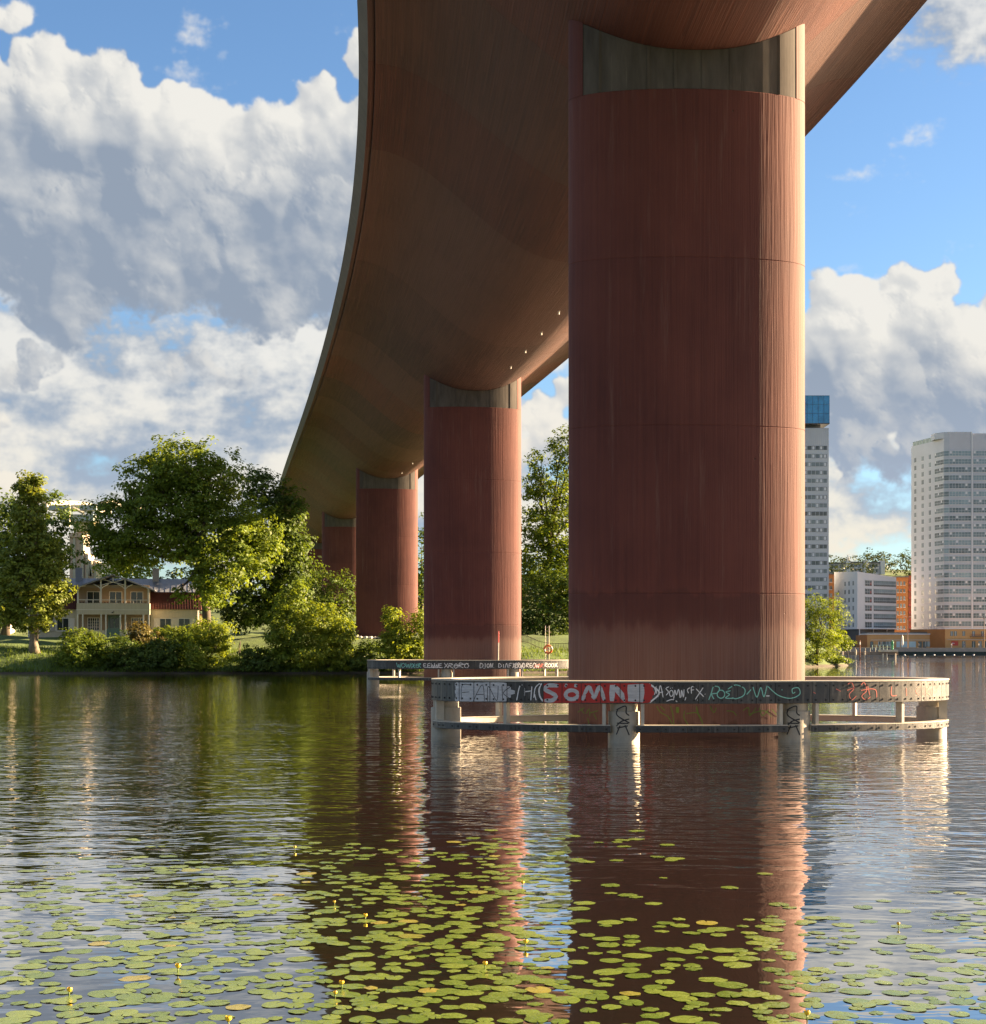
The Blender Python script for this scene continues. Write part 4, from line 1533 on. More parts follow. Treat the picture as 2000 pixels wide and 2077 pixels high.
    tree('point_bush', 'low bush at the waterline under the willow', (b.x, 247.0, .4),
         [px_lobe(1672, 1334, 247, 22, 9), px_lobe(1700, 1337, 247, 16, 7), px_lobe(1650, 1338, 247, 18, 8), px_lobe(1715, 1340, 247, 8, 4)], LEAF_MAPLE, .06, 130, 22, .55, .32, 22, cat='bush', top=.8)
    # shrubs along the waterline, each its own
    def bush(name, label, lobes, mat, n, seed, size=.30, rad=.6):
        c = lobes[0]
        x = sum(l[0] for l in lobes) / len(lobes)
        y = sum(l[1] for l in lobes) / len(lobes)
        tree(name, label, (x, y, max(.15, gz(x, y))), lobes, mat, .09, n, 26, rad, size, seed, cat='bush', shell=.45, group='shrubs along the bank', top=max(.15, gz(x, y)) + .6)
    Y = 181.5
    bush('shrub', 'rounded green shrub on the bank just right of the narrow tree', [px_lobe(165, 1322, Y, 50, 36), px_lobe(135, 1335, Y, 28, 30), px_lobe(197, 1338, Y, 28, 28), px_lobe(150, 1292, Y, 28, 18), px_lobe(185, 1300, Y, 24, 20)], LEAF_MAPLE, 260, 31)
    bush('hedge_shrub', 'dark shrub on the bank below the front door', [px_lobe(250, 1322, Y, 40, 34), px_lobe(290, 1335, Y, 36, 30), px_lobe(222, 1335, Y, 26, 26), px_lobe(255, 1350, Y - 1, 50, 16)], LEAF_DARK, 260, 32)
    bush('hedge_shrub', 'tawny-topped shrub rising in front of the veranda', [px_lobe(282, 1282, Y + 4, 22, 22), px_lobe(300, 1300, Y + 4, 34, 24), px_lobe(262, 1302, Y + 4, 26, 20)], leaf_mat('leaf_tawny', (.13, .115, .035), .4), 120, 33)
    bush('hedge_shrub', 'dark shrub below the two right-hand windows', [px_lobe(335, 1322, Y, 42, 36), px_lobe(325, 1348, Y - 1, 46, 18), px_lobe(372, 1314, Y + 3, 34, 30)], LEAF_DARK, 280, 34)
    bush('hedge_shrub', 'light green hedge top under the right-hand windows', [px_lobe(340, 1290, Y + 6, 40, 16), px_lobe(388, 1286, Y + 6, 34, 18)], LEAF_LIGHT, 150, 35)
    bush('shrub', 'bright yellow-green shrub at the right corner of the house', [px_lobe(425, 1285, Y + 1, 40, 28), px_lobe(405, 1325, Y - .5, 34, 32), px_lobe(400, 1352, Y - .5, 30, 18), px_lobe(445, 1300, Y + 1, 24, 30)], LEAF_LIGHT, 330, 36)
    bush('shrub', 'low dark shrub right of the bright one on the bank', [px_lobe(475, 1345, Y + 3, 34, 20), px_lobe(500, 1352, Y + 3, 30, 14)], LEAF_DARK, 150, 37)
    bush('shrub', 'tall pointed bush left of the pair below the bridge', [px_lobe(590, 1230, Y, 30, 34), px_lobe(580, 1285, Y, 46, 46), px_lobe(570, 1335, Y, 40, 28), px_lobe(605, 1195, Y, 14, 16)], LEAF_MAPLE, 420, 38)
    bush('shrub', 'big sunlit bush at the waterline below the bridge', [px_lobe(650, 1265, Y, 44, 40), px_lobe(690, 1290, Y, 30, 40), px_lobe(640, 1325, Y, 60, 36), px_lobe(690, 1340, Y, 32, 24)], LEAF_LIGHT, 520, 39)
    bush('shrub', 'low shrub at the foot of the third pier', [px_lobe(745, 1325, Y + 3, 34, 24), px_lobe(730, 1345, Y, 30, 16), px_lobe(775, 1345, Y, 24, 14)], LEAF_DARK, 200, 40)
    bush('shrub', 'slender light bush in front of the third pier', [px_lobe(795, 1250, Y, 20, 24), px_lobe(805, 1290, Y, 32, 34), px_lobe(850, 1290, Y, 24, 50), px_lobe(815, 1325, Y, 44, 26)], LEAF_LIGHT, 420, 41)
    bush('shrub', 'dark green shrub at the waterline left of the pointed bush', [px_lobe(515, 1335, Y, 30, 26), px_lobe(540, 1348, Y - 1, 26, 16), px_lobe(485, 1356, Y - 1.5, 30, 8)], LEAF_DARK, 170, 42)
    bush('shrub', 'leafy shrub on the bank behind the left end of the second ring', [px_lobe(880, 1330, Y + 4, 30, 26), px_lobe(850, 1348, Y, 26, 14)], LEAF_MAPLE, 150, 43)
    # a wooded bank far behind, nobody could count it
    rng = np.random.default_rng(5)
    lob = []
    for i in range(60):
        x, Yd = rng.uniform(-200, 55), rng.uniform(330, 420)
        r = rng.uniform(4, 7)
        lob.append((x, Yd, gz(x, Yd) + r * .8, r, r, r * 1.1))
    for i in range(110):
        x, Yd = rng.uniform(100, 420), rng.uniform(780, 960)
        r = rng.uniform(5, 9)
        lob.append((x, Yd, gz(x, Yd) + r * .7, r, r, r))
    for i in range(26):
        x, Yd = rng.uniform(60, 230), rng.uniform(980, 1050)
        r = rng.uniform(5, 8)
        lob.append((x, Yd, gz(x, Yd) + r * .5, r, r, r * .8))
    C, N, tone = clumps(lob, 4200, 14, 2.2, rng, .6)
    link('distant_wood', leaves_mesh('distant_wood', C, N, 1.3, tone, rng), LEAF_FAR, label='distant wooded slopes behind the houses and the bridge', cat='wood', kind='stuff')
    # bank grass
    X = rng.uniform(-62, 22, 16000)
    d = rng.uniform(0, 1, 16000) ** 1.5 * 15 + .3
    Yg = np.interp(X, SHORE_X, SHORE_Y) + d
    Zg = ground_z(X, Yg)
    hh = rng.uniform(.22, .65, len(X))
    a = rng.uniform(0, 6.28, len(X))
    dx, dy = np.cos(a), np.sin(a)
    w = .05
    P = np.stack([X, Yg, Zg - .03], 1)
    lean = np.stack([rng.normal(size=len(X)) * .15, rng.normal(size=len(X)) * .15, hh], 1)
    V = np.stack([P - np.stack([dx, dy, 0 * dx], 1) * w, P + np.stack([dx, dy, 0 * dx], 1) * w, P + lean], 1).reshape(-1, 3)
    me = bpy.data.meshes.new('grass')
    me.from_pydata(V.tolist(), [], np.arange(len(V)).reshape(-1, 3).tolist())
    at_ = me.attributes.new('tone', 'FLOAT', 'FACE')
    at_.data.foreach_set('value', rng.uniform(0, 1, len(me.polygons)).astype(np.float32))
    link('grass', me, leaf_mat('grass_blade', (.10, .165, .028), .4), label='rough green grass along the bank', cat='grass', kind='stuff')


grove()

# ------------------------------------------------------------------ the wooden house on the left bank
def build_house():
    Y = 205.0
    k = .212 * Y / FPX                                    # metres per unit of the survey grid below
    c = at(60 + 812 * .212, 1140 + 720 * .212, Y)
    root = empty('wooden_house', (c.x, Y, c.z), R(9), label='cream two-storey wooden house with white veranda gable and red lower roof', cat='house')
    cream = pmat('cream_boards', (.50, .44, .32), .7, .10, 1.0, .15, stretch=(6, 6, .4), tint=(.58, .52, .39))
    trim = pmat('trim_white', (.66, .63, .56), .6, .08, 2.0)
    zinc = pmat('roof_zinc', (.22, .235, .27), .42, .16, .7, .1, metal=.3)
    red = pmat('roof_red_tile', (.085, .024, .018), .8, .30, 2.0, .5, stretch=(3, 1, 1))
    dark = glass_mat('house_glass', (.035, .045, .045), .08)
    teal = pmat('door_green', (.10, .16, .14), .5, .12, 2.0)
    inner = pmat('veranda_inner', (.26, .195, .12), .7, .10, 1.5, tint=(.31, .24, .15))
    stone = pmat('plinth_stone', (.22, .20, .18), .85, .25, 2.0, .4)
    shut = pmat('shutter_white', (.62, .59, .53), .6, .06, 2.0)
    X = lambda gx: (gx - 812) * k
    Z = lambda gy: (720 - gy) * k
    W = X(1605)
    # walls
    MB().box(-W, W, 0, 8.5, .0, Z(448)).build('wall', cream, root)
    MB().box(-W - .06, W + .06, -.06, 8.56, -2.2, .02).build('plinth', stone, root)
    for sx in (-1, 1):
        MB().box(sx * W - .09, sx * W + .09, -.08, .06, 0, Z(452)).build('corner_board', trim, root)
    # lower red slope, front and back, then the zinc roof
    ez, kz, rz = Z(448), Z(275), Z(145)
    mb = MB()
    P = [(-W - .35, -.45, ez - .05), (W + .35, -.45, ez - .05), (W + .12, .75, kz), (-W - .12, .75, kz), (-W - .35, 8.95, ez - .05), (W + .35, 8.95, ez - .05), (W + .12, 7.75, kz), (-W - .12, 7.75, kz)]
    mb.add(P, [(0, 1, 2, 3), (5, 4, 7, 6), (1, 5, 6, 2), (4, 0, 3, 7), (0, 4, 5, 1)])
    lower = mb.build('lower_roof', red, root)
    mb = MB()
    n = 64
    for i in range(n):                                     # tile ribs running down the slope
        x = -W - .2 + (2 * W + .4) * (i + .5) / n
        mb.bar((x, -.46, ez - .03), (x * .985, .74, kz + .01), .11, .07)
    mb.build('tile_rib', red, lower)['kind'] = 'stuff'
    mb = MB()
    P = [(-W - .35, .40, kz - .12), (W + .35, .40, kz - .12), (W - 1.2, 4.25, rz), (-W + 1.2, 4.25, rz), (-W - .35, 8.1, kz - .12), (W + .35, 8.1, kz - .12)]
    mb.add(P, [(0, 1, 2, 3), (5, 4, 3, 2), (1, 5, 2), (4, 0, 3), (0, 4, 5, 1)])
    roof = mb.build('roof', zinc, root)
    for i in range(-14, 15):                              # standing seams
        x = i * .72
        xt = max(-W + 1.2, min(W - 1.2, x))
        MB().bar((x, .42, kz - .08), (xt, 4.22, rz + .03), .035, .05).build('seam', zinc, roof)
    for gx, s in ((1185, 1.0), (455, 1.0)):
        MB().box(X(gx) - .42, X(gx) + .42, 3.4, 4.3, rz - 1.0, rz + 1.25).box(X(gx) - .48, X(gx) + .48, 3.34, 4.36, rz + 1.25, rz + 1.36).build('chimney', zinc, roof)

    def window(par, gx0, gx1, gy0, gy1, y, cols, rows, shutters=False, name='window'):
        x0, x1, z1, z0 = X(gx0), X(gx1), Z(gy0), Z(gy1)
        w = MB().box(x0 - .09, x1 + .09, y - .03, y + .10, z0 - .09, z1 + .09).build(name, trim, par)
        MB().box(x0, x1, y - .045, y - .034, z0, z1).build('pane', dark, w)
        mb = MB()
        for i in range(1, cols):
            x = x0 + (x1 - x0) * i / cols
            mb.box(x - .03, x + .03, y - .07, y - .048, z0, z1)
        for i in range(1, rows):
            z = z0 + (z1 - z0) * i / rows
            mb.box(x0, x1, y - .066, y - .049, z - .022, z + .022)
        if cols > 1 or rows > 1:
            mb.build('glazing_bar', trim, w)
        MB().box(x0 - .14, x1 + .14, y - .14, y - .032, z0 - .15, z0 - .095).build('sill', trim, w)
        if shutters:
            for a, b in ((x0 - .80, x0 - .12), (x1 + .12, x1 + .80)):
                MB().box(a, b, y - .075, y - .034, z0 - .06, z1 + .06).build('shutter', shut, w)
    window(root, 1240, 1342, 542, 655, -.01, 2, 1, True)
    window(root, 1418, 1518, 542, 655, -.01, 2, 1, True)
    window(root, 282, 384, 542, 655, -.01, 2, 1, True)
    window(root, 106, 206, 542, 655, -.01, 2, 1, True)
    # annex and drainpipe on the right
    MB().box(W + .02, W + 1.1, 1.5, 6.5, 0, Z(505)).build('annex', cream, root)
    MB().prism([(W, Z(505)), (W + 1.3, Z(520)), (W + 1.3, Z(512)), (W, Z(490))], 1.3, 6.7).build('annex_roof', red, root)
    MB().tube([(W - .12, -.16, .1), (W - .12, -.16, Z(455)), (W - .02, -.42, Z(447))], .06, 8).build('drainpipe', trim, root)
    # the two-storey veranda stands forward of the house
    D = -2.2
    xl, xr = X(478), X(1150)
    ver = empty('veranda', (0, 0, 0), 0, root)
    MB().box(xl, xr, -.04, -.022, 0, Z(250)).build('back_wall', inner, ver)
    for x in (xl, xr):
        MB().box(min(x, x * .985), max(x, x * .985), D + .2, -.03, 0, Z(655)).build('side_wall', cream, ver)
        MB().box(min(x, x * .985), max(x, x * .985), D + .2, -.03, Z(505), Z(398)).build('side_panel', cream, ver)
    MB().box(xl, xr, D, -.05, Z(470), Z(452)).build('balcony_floor', cream, ver)
    MB().box(xl - .02, xr + .02, D - .04, D + .05, Z(458), Z(398)).build('balcony_front', cream, ver)
    MB().box(xl - .02, xr + .02, D - .03, D + .05, Z(505), Z(462)).build('lower_beam', cream, ver)
    MB().box(xl - .04, xr + .04, D - .06, D - .035, Z(463), Z(457)).build('moulding', trim, ver)
    for a, b in ((478, 742), (882, 1150)):
        MB().box(X(a), X(b), D - .03, D + .05, 0, Z(655)).build('parapet_panel', cream, ver)
    MB().box(xl - .1, xr + .1, D - .1, -.03, -1.2, -.01).build('plinth', stone, ver)
    for i in range(4):
        MB().box(X(730), X(890), D - .45 - i * .3, D - .12 - i * .3 + (.0 if i else 0), -.30 - i * .18 - .12, -.16 - i * .18).build('step', stone, ver)
    posts_low = [486, 533, 702, 746, 880, 926, 1092, 1142]
    for gx in posts_low:
        MB().box(X(gx) - .085, X(gx) + .085, D - .06, D + .07, 0 if gx in (746, 880) else Z(655), Z(505)).build('post', trim, ver)
    for gx in (488, 700, 924, 1140):
        MB().box(X(gx) - .10, X(gx) + .10, D - .06, D + .08, Z(398), Z(180 if gx in (700, 924) else 255)).build('post', trim, ver)
    # glazing and lattice of the lower storey
    window(ver, 568, 668, 538, 650, -.045, 5, 4)
    window(ver, 975, 1075, 538, 650, -.045, 5, 4)
    d = MB().box(X(752), X(874), -.10, -.045, 0, Z(510)).build('door', teal, ver)
    MB().box(X(768), X(806), -.118, -.102, Z(630), Z(540)).build('pane', dark, d)
    MB().box(X(820), X(858), -.118, -.102, Z(630), Z(540)).build('pane', dark, d)
    MB().box(X(752), X(874), D - .02, D + .02, 0, Z(640)).build('gate', teal, ver)
    lat = pmat('bare_vine', (.16, .11, .07), .9, .3, 2)
    rng = random.Random(4)
    mb = MB()
    for i in range(90):
        gx = rng.uniform(935, 1135)
        a = Vector((X(gx), D + .12, Z(rng.uniform(500, 640))))
        mb.bar(a, a + Vector((rng.uniform(-.35, .35), 0, rng.uniform(-.5, .3))), .018)
    mb.build('climbing_vine', lat, ver)['kind'] = 'stuff'
    # upper windows and railing
    for a, b in ((562, 672), (770, 878), (968, 1075)):
        window(ver, a, b, 288, 392, -.045, 2, 1)
    for a, b in ((498, 690), (710, 914), (934, 1130)):
        rail = MB().box(X(a), X(b), D - .02, D + .03, Z(370), Z(364)).build('railing', trim, ver)
        for i in (1, 2):
            x = X(a) + (X(b) - X(a)) * i / 3
            MB().box(x - .035, x + .035, D - .015, D + .025, Z(397), Z(371)).build('baluster', trim, rail)
    # gable: two slopes, barge boards, open truss
    ax, az_ = 0.0, Z(128)
    for s, ex, ezz in ((-1, X(415), Z(272)), (1, X(1203), Z(278))):
        mb = MB()
        V = []
        for yy in (D - .55, 4.0):
            V += [(ax, yy, az_), (ex, yy, ezz), (ex, yy, ezz + .10), (ax, yy, az_ + .10)]
        mb.add(V, [(0, 1, 2, 3), (7, 6, 5, 4), (3, 2, 6, 7), (1, 0, 4, 5), (2, 1, 5, 6), (0, 3, 7, 4)])
        mb.build('gable_roof', zinc, ver)
        MB().bar((ax + s * .02, D - .58, az_ - .10), (ex, D - .58, ezz - .06), .05, .20, up=(0, 1, 0)).build('barge_board', pmat('barge_grey', (.34, .37, .42), .6, .1, 2), ver)
    tr = MB()
    tr.bar((0, D, Z(150)), (0, D, Z(200)), .12, .12)
    tr.bar((X(700), D, Z(170)), (X(924), D, Z(228)), .10, .10, up=(0, 1, 0))
    tr.bar((X(924), D + .04, Z(170)), (X(700), D + .04, Z(228)), .10, .10, up=(0, 1, 0))
    tr.build('truss', trim, ver)
    for gx, dirs in ((700, (-1, 1)), (924, (-1, 1)), (488, (1,)), (1140, (-1,))):
        for s in dirs:
            pts = [(X(gx) + s * .04, D + .01, Z(262)), (X(gx) + s * .35, D + .01, Z(240)), (X(gx) + s * .95, D + .01, Z(219 if gx in (700, 924) else 235))]
            MB().tube(pts, .065, 6).build('brace', trim, ver)
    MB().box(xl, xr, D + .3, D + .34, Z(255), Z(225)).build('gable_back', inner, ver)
    # a small bird sits on the moulding over the door
    bird = MB()
    bx, bz = X(808), Z(492)
    bird.tube([(bx - .16, D - .10, bz + .02), (bx - .05, D - .10, bz + .06), (bx + .08, D - .10, bz + .12), (bx + .15, D - .10, bz + .20), (bx + .22, D - .10, bz + .19)], [.01, .06, .075, .05, .008], 8)
    o = bird.build('carved_bird', pmat('bird_black', (.02, .02, .02), .6, .1, 3), ver, smooth=True)
    return root


HOUSE = build_house()


# a neighbour's roof at the very edge
def build_shed():
    Y = 230.0
    a = at(-60, 1180, Y)
    root = empty('garden_house', (a.x, Y, gz(a.x, Y)), R(6), label='grey-roofed outbuilding half hidden behind the tree at the left edge', cat='house')
    cream = MATS['cream_boards']
    H = a.z - gz(a.x, Y)
    MB().box(-4, 5.2, 0, 6, -1, H - 1.8).build('wall', cream, root)
    MB().prism([(-4.5, H - 2), (5.6, H - 2), (3.2, H), (-2.2, H)], -.4, 6.4).build('roof', MATS['roof_zinc'], root)
    for x in (-2.2, .3, 2.8):
        MB().box(x, x + 1.0, -.06, -.02, H - 4, H - 2.6).build('window', MATS['house_glass'], root)


build_shed()


# ------------------------------------------------------------------ the old steel arch bridge behind the trees
def build_old_bridge():
    Y = 330.0
    cream = pmat('old_bridge_paint', (.42, .39, .30), .6, .15, .5, .1)
    conc = pmat('old_bridge_stone', (.50, .37, .27), .8, .2, .4, .2)
    roof_ = pmat('old_bridge_steel', (.33, .37, .35), .6, .15, .6)
    k = Y / FPX
    sx, sy = 260 / 1887., 230 / 1669.
    G = lambda a, b, y=0.0: Vector(((60 + a * sx - 1000) * Y / FPX, Y + y, CAMZ + (HOR - (960 + b * sy)) * Y / FPX))
    root = empty('arch_bridge', (0, 0, 0), label='pale old steel arch bridge rising behind the trees on the left', cat='bridge')
    depth = 46.0
    # two arch ribs seen nearly end on, the crown furthest away
    for side, (x0, x1, x2) in ((-1, (215, 300, 380)), (1, (1060, 1010, 960))):
        pts = [G(x0, 490), G(x0 + (x1 - x0) * .6, 400, 8), G(x1 + (x2 - x1) * .35, 335, 20), G(x1 + (x2 - x1) * .75, 300, 34), G(x2, 285, depth)]
        mb = MB()
        for a, b in zip(pts[:-1], pts[1:]):
            mb.bar(a, b + (b - a).normalized() * .1, 1.25, 1.5)
        mb.build('arch_rib', cream, root)
    for b, y, xa, xb in ((290, 34, 390, 980), (325, 26, 390, 1000), (395, 14, 330, 1010), (470, 2, 240, 1060)):
        MB().bar(G(xa, b, y), G(xb, b, y), .55, .45).build('cross_beam', cream, root)
    for (a0, b0, a1, b1, y) in ((390, 335, 640, 395, 20), (980, 335, 660, 395, 20), (330, 405, 540, 470, 10), (1000, 400, 760, 470, 10), (400, 292, 700, 325, 30), (960, 292, 690, 325, 30)):
        MB().bar(G(a0, b0, y), G(a1, b1, y), .45, .35).build('bracing', cream, root)
    # glazed-looking steel deck portal
    MB().box(G(300, 480).x, G(1000, 480).x, Y - 1, Y + 3, G(0, 545).z, G(0, 478).z).build('portal_plate', roof_, root)
    for s in (-1, 1):
        MB().tube([G(640 + s * 30, 520, -1.6), G(640 + s * 90, 545, -1.6), G(640 + s * 190, 600, -1.6)], .35, 6).build('portal_arch', cream, root)
    MB().box(G(480, 0).x, G(960, 0).x, Y - 1.2, Y + 3, G(0, 705).z, G(0, 610).z).build('deck_plate', roof_, root)
    MB().box(G(470, 0).x, G(980, 0).x, Y - 1.4, Y + 3, G(0, 725).z, G(0, 707).z).build('deck_edge', cream, root)
    MB().box(G(660, 0).x, G(960, 0).x, Y - .8, Y + 3, G(0, 860).z, G(0, 727).z).build('deck_girder', pmat('old_bridge_ochre', (.50, .42, .20), .7, .15, .6), root)
    MB().tube([G(632, 800, -2.5), G(632, 470, -2.5)], .28, 6).build('catenary_mast', cream, root)
    MB().bar(G(560, 545, -2.5), G(700, 545, -2.5), .2, .2).build('catenary_arm', cream, root)
    # masonry pier with ribs
    gzb = gz(G(700, 0).x, Y)
    for a, b, top in ((600, 680, 930), (690, 800, 930), (820, 870, 1180), (880, 985, 1290)):
        MB().box(G(a, 0).x, G(b, 0).x, Y - .6, Y + 4, gzb - 1, G(0, top).z).build('masonry_shaft', conc, root)
        MB().box(G(b, 0).x - .35, G(b, 0).x + .15, Y - .9, Y + 4.2, gzb - 1, G(0, top + 20).z).build('pilaster', cream, root)
    MB().box(G(600, 0).x, G(800, 0).x, Y - 1.2, Y + 4.4, G(0, 945).z, G(0, 880).z).build('pier_cap', conc, root)
    # truss of the side span
    t0, t1 = G(985, 1330, 2), G(1310, 1330, 2)
    MB().bar(t0, t1, .5, .5).build('chord', cream, root)
    b0, b1 = G(985, 1440, 2), G(1310, 1440, 2)
    MB().bar(b0, b1, .5, .5).build('chord', cream, root)
    for i in range(6):
        u, v = i / 6, (i + 1) / 6
        MB().bar(b0.lerp(b1, u), t0.lerp(t1, (u + v) / 2), .25, .25).build('diagonal', cream, root)
        MB().bar(t0.lerp(t1, (u + v) / 2), b0.lerp(b1, v), .25, .25).build('diagonal', cream, root)
    for a, b in ((890, 1290), (930, 1290)):
        MB().bar(G(a, b, -1.5), G(930, 1520, -1.5), .5, .4).build('strut', cream, root)


build_old_bridge()

# ------------------------------------------------------------------ the far shore
def facing(p0, p1):
    """frame of a facade from p0 to p1 (plan): along, outward"""
    a, b = Vector(p0), Vector(p1)
    u = (b - a)
    L = u.length
    u.normalize()
    return a, u, Vector((u.y, -u.x)), L


def fbox(mb, fr, s0, s1, z0, z1, d0, d1, mi=0):
    """box on a facade: along s0..s1, height z0..z1, d0..d1 outward"""
    a, u, n, L = fr
    P = []
    for z in (z0, z1):
        for s, d in ((s0, d0), (s1, d0), (s1, d1), (s0, d1)):
            q = a + u * s + n * d
            P.append((q.x, q.y, z))
    mb.add(P, [(0, 1, 2, 3), (7, 6, 5, 4), (1, 0, 4, 5), (2, 1, 5, 6), (3, 2, 6, 7), (0, 3, 7, 4)], mi)
    return mb


def ground_at(x, Y):
    return (x - 1000) * Y / FPX


def zpx(y, Y):
    return CAMZ + (HOR - y) * Y / FPX


CITY_GLASS = glass_mat('city_glass', (.16, .20, .215), .07, 1.55, .03)
BALC_GLASS = glass_mat('balcony_glass', (.22, .30, .335), .10, 1.5, .03)
BLUE_GLASS = glass_mat('blue_glass', (.045, .26, .52), .10, 1.6)
T_GREY = pmat('tower_grey', (.48, .50, .53), .6, .06, .15, tint=(.55, .57, .60))
T_PALE = pmat('tower_pale', (.46, .48, .53), .6, .05, .12, tint=(.52, .54, .59))
T_WHITE = pmat('facade_white', (.62, .64, .69), .6, .05, .12, tint=(.68, .69, .70))
T_ORANGE = pmat('facade_orange', (.30, .115, .03), .7, .12, .2, tint=(.36, .15, .045))
T_OCHRE = pmat('facade_ochre', (.48, .27, .11), .7, .10, .2, tint=(.56, .33, .14))
T_DARK = pmat('facade_dark', (.09, .095, .10), .6, .1, .3)
T_BRICK = pmat('facade_brick', (.25, .075, .04), .8, .15, .5)


def shell(root, name, plan, z0, z1, mat):
    n = len(plan)
    V = [(x, y, z0) for x, y in plan] + [(x, y, z1) for x, y in plan]
    F = [(i, (i + 1) % n, n + (i + 1) % n, n + i) for i in range(n)] + [tuple(range(n, 2 * n))]
    return MB().add(V, F).build(name, mat, root)


def tower_one():
    Y = 650.0
    x0, x1 = ground_at(1556, Y), ground_at(1681, Y)
    root = empty('glass_topped_tower', ((x0 + x1) / 2, Y, 2.6), label='slim grey tower with a blue glass box on top, beside the nearest pier', cat='tower')
    ox, oy = (x0 + x1) / 2, Y
    w = (x1 - x0) / 2
    zt = zpx(868, Y) - 2.6
    plan = [(-w, 0), (w, 0), (w, 18), (-w, 18)]
    shell(root, 'wall', plan, 0, zt, T_GREY)
    fr = facing((-w, 0), (w, 0))
    fr2 = facing((w, 0), (w, 18))
    fl = 56.3 * .2959 * Y / FPX
    y_first = 780 + 435 * .2959
    for i in range(19):
        zc = zpx(y_first, Y) - 2.6 - i * fl
        if zc < 3:
            break
        for f, L in ((fr, 2 * w), (fr2, 18)):
            a, b = (.5, L - .7) if f is fr else (1.5, L - 1.5)
            band = fbox(MB(), f, a, b, zc - .78, zc + .85, -.02, .04).build('window_band', CITY_GLASS, root)
            n = int((b - a) / 1.6)
            mb = MB()
            for j in range(n + 1):
                s = a + (b - a) * j / n
                fbox(mb, f, s - .07, s + .07, zc - .78, zc + .85, .042, .10)
            mb.build('mullion', T_PALE, band)
            if f is fr:
                fbox(MB(), f, a - .1, b + .1, zc + .87, zc + .99, .0, .16).build('ledge', T_PALE, band)
                for j in (random.sample(range(n), min(n, 5))):
                    s = a + (b - a) * (j + .5) / n
                    fbox(MB(), f, s - .45, s + .45, zc - .60, zc + .70, .044, .07).build('blind', T_WHITE, band)
    # lattice-clad crown
    zc0 = zpx(780 + 415 * .2959, Y) - 2.6
    for i in range(30):
        s = 2 * w * (i + .5) / 30
        fbox(MB(), fr, s - .10, s + .10, zc0, zt - .2, .0, .09).build('crown_fin', T_PALE, root)
    # recessed neck, then the glass box
    zn = zpx(859, Y) - 2.6
    shell(root, 'neck', [(-w + 2, 2), (w - 3.0, 2), (w - 3.0, 15), (-w + 2, 15)], zt, zn, T_DARK)
    zb = zpx(803, Y) - 2.6
    box = shell(root, 'glass_box', [(-w - 2, -1.2), (w, -1.2), (w, 17), (-w - 2, 17)], zn, zb, BLUE_GLASS)
    MB().box(-w - 2.1, w + .1, -1.3, 17.1, zn - .35, zn - .02).build('box_floor', T_DARK, root)
    fb = facing((-w - 2, -1.2), (w, -1.2))
    for i in range(13):
        s = (2 * w + 2) * i / 12
        fbox(MB(), fb, s - .05, s + .05, zn, zb, .01, .10).build('mullion', pmat('blue_frame', (.05, .13, .24), .4, .1, .5), box)
    for z in (zn + (zb - zn) * .35, zn + (zb - zn) * .68, zb - .1):
        fbox(MB(), fb, 0, 2 * w + 2, z - .06, z + .06, .012, .09).build('transom', MATS['blue_frame'], box)
    root.location = (ox, oy, 2.6)


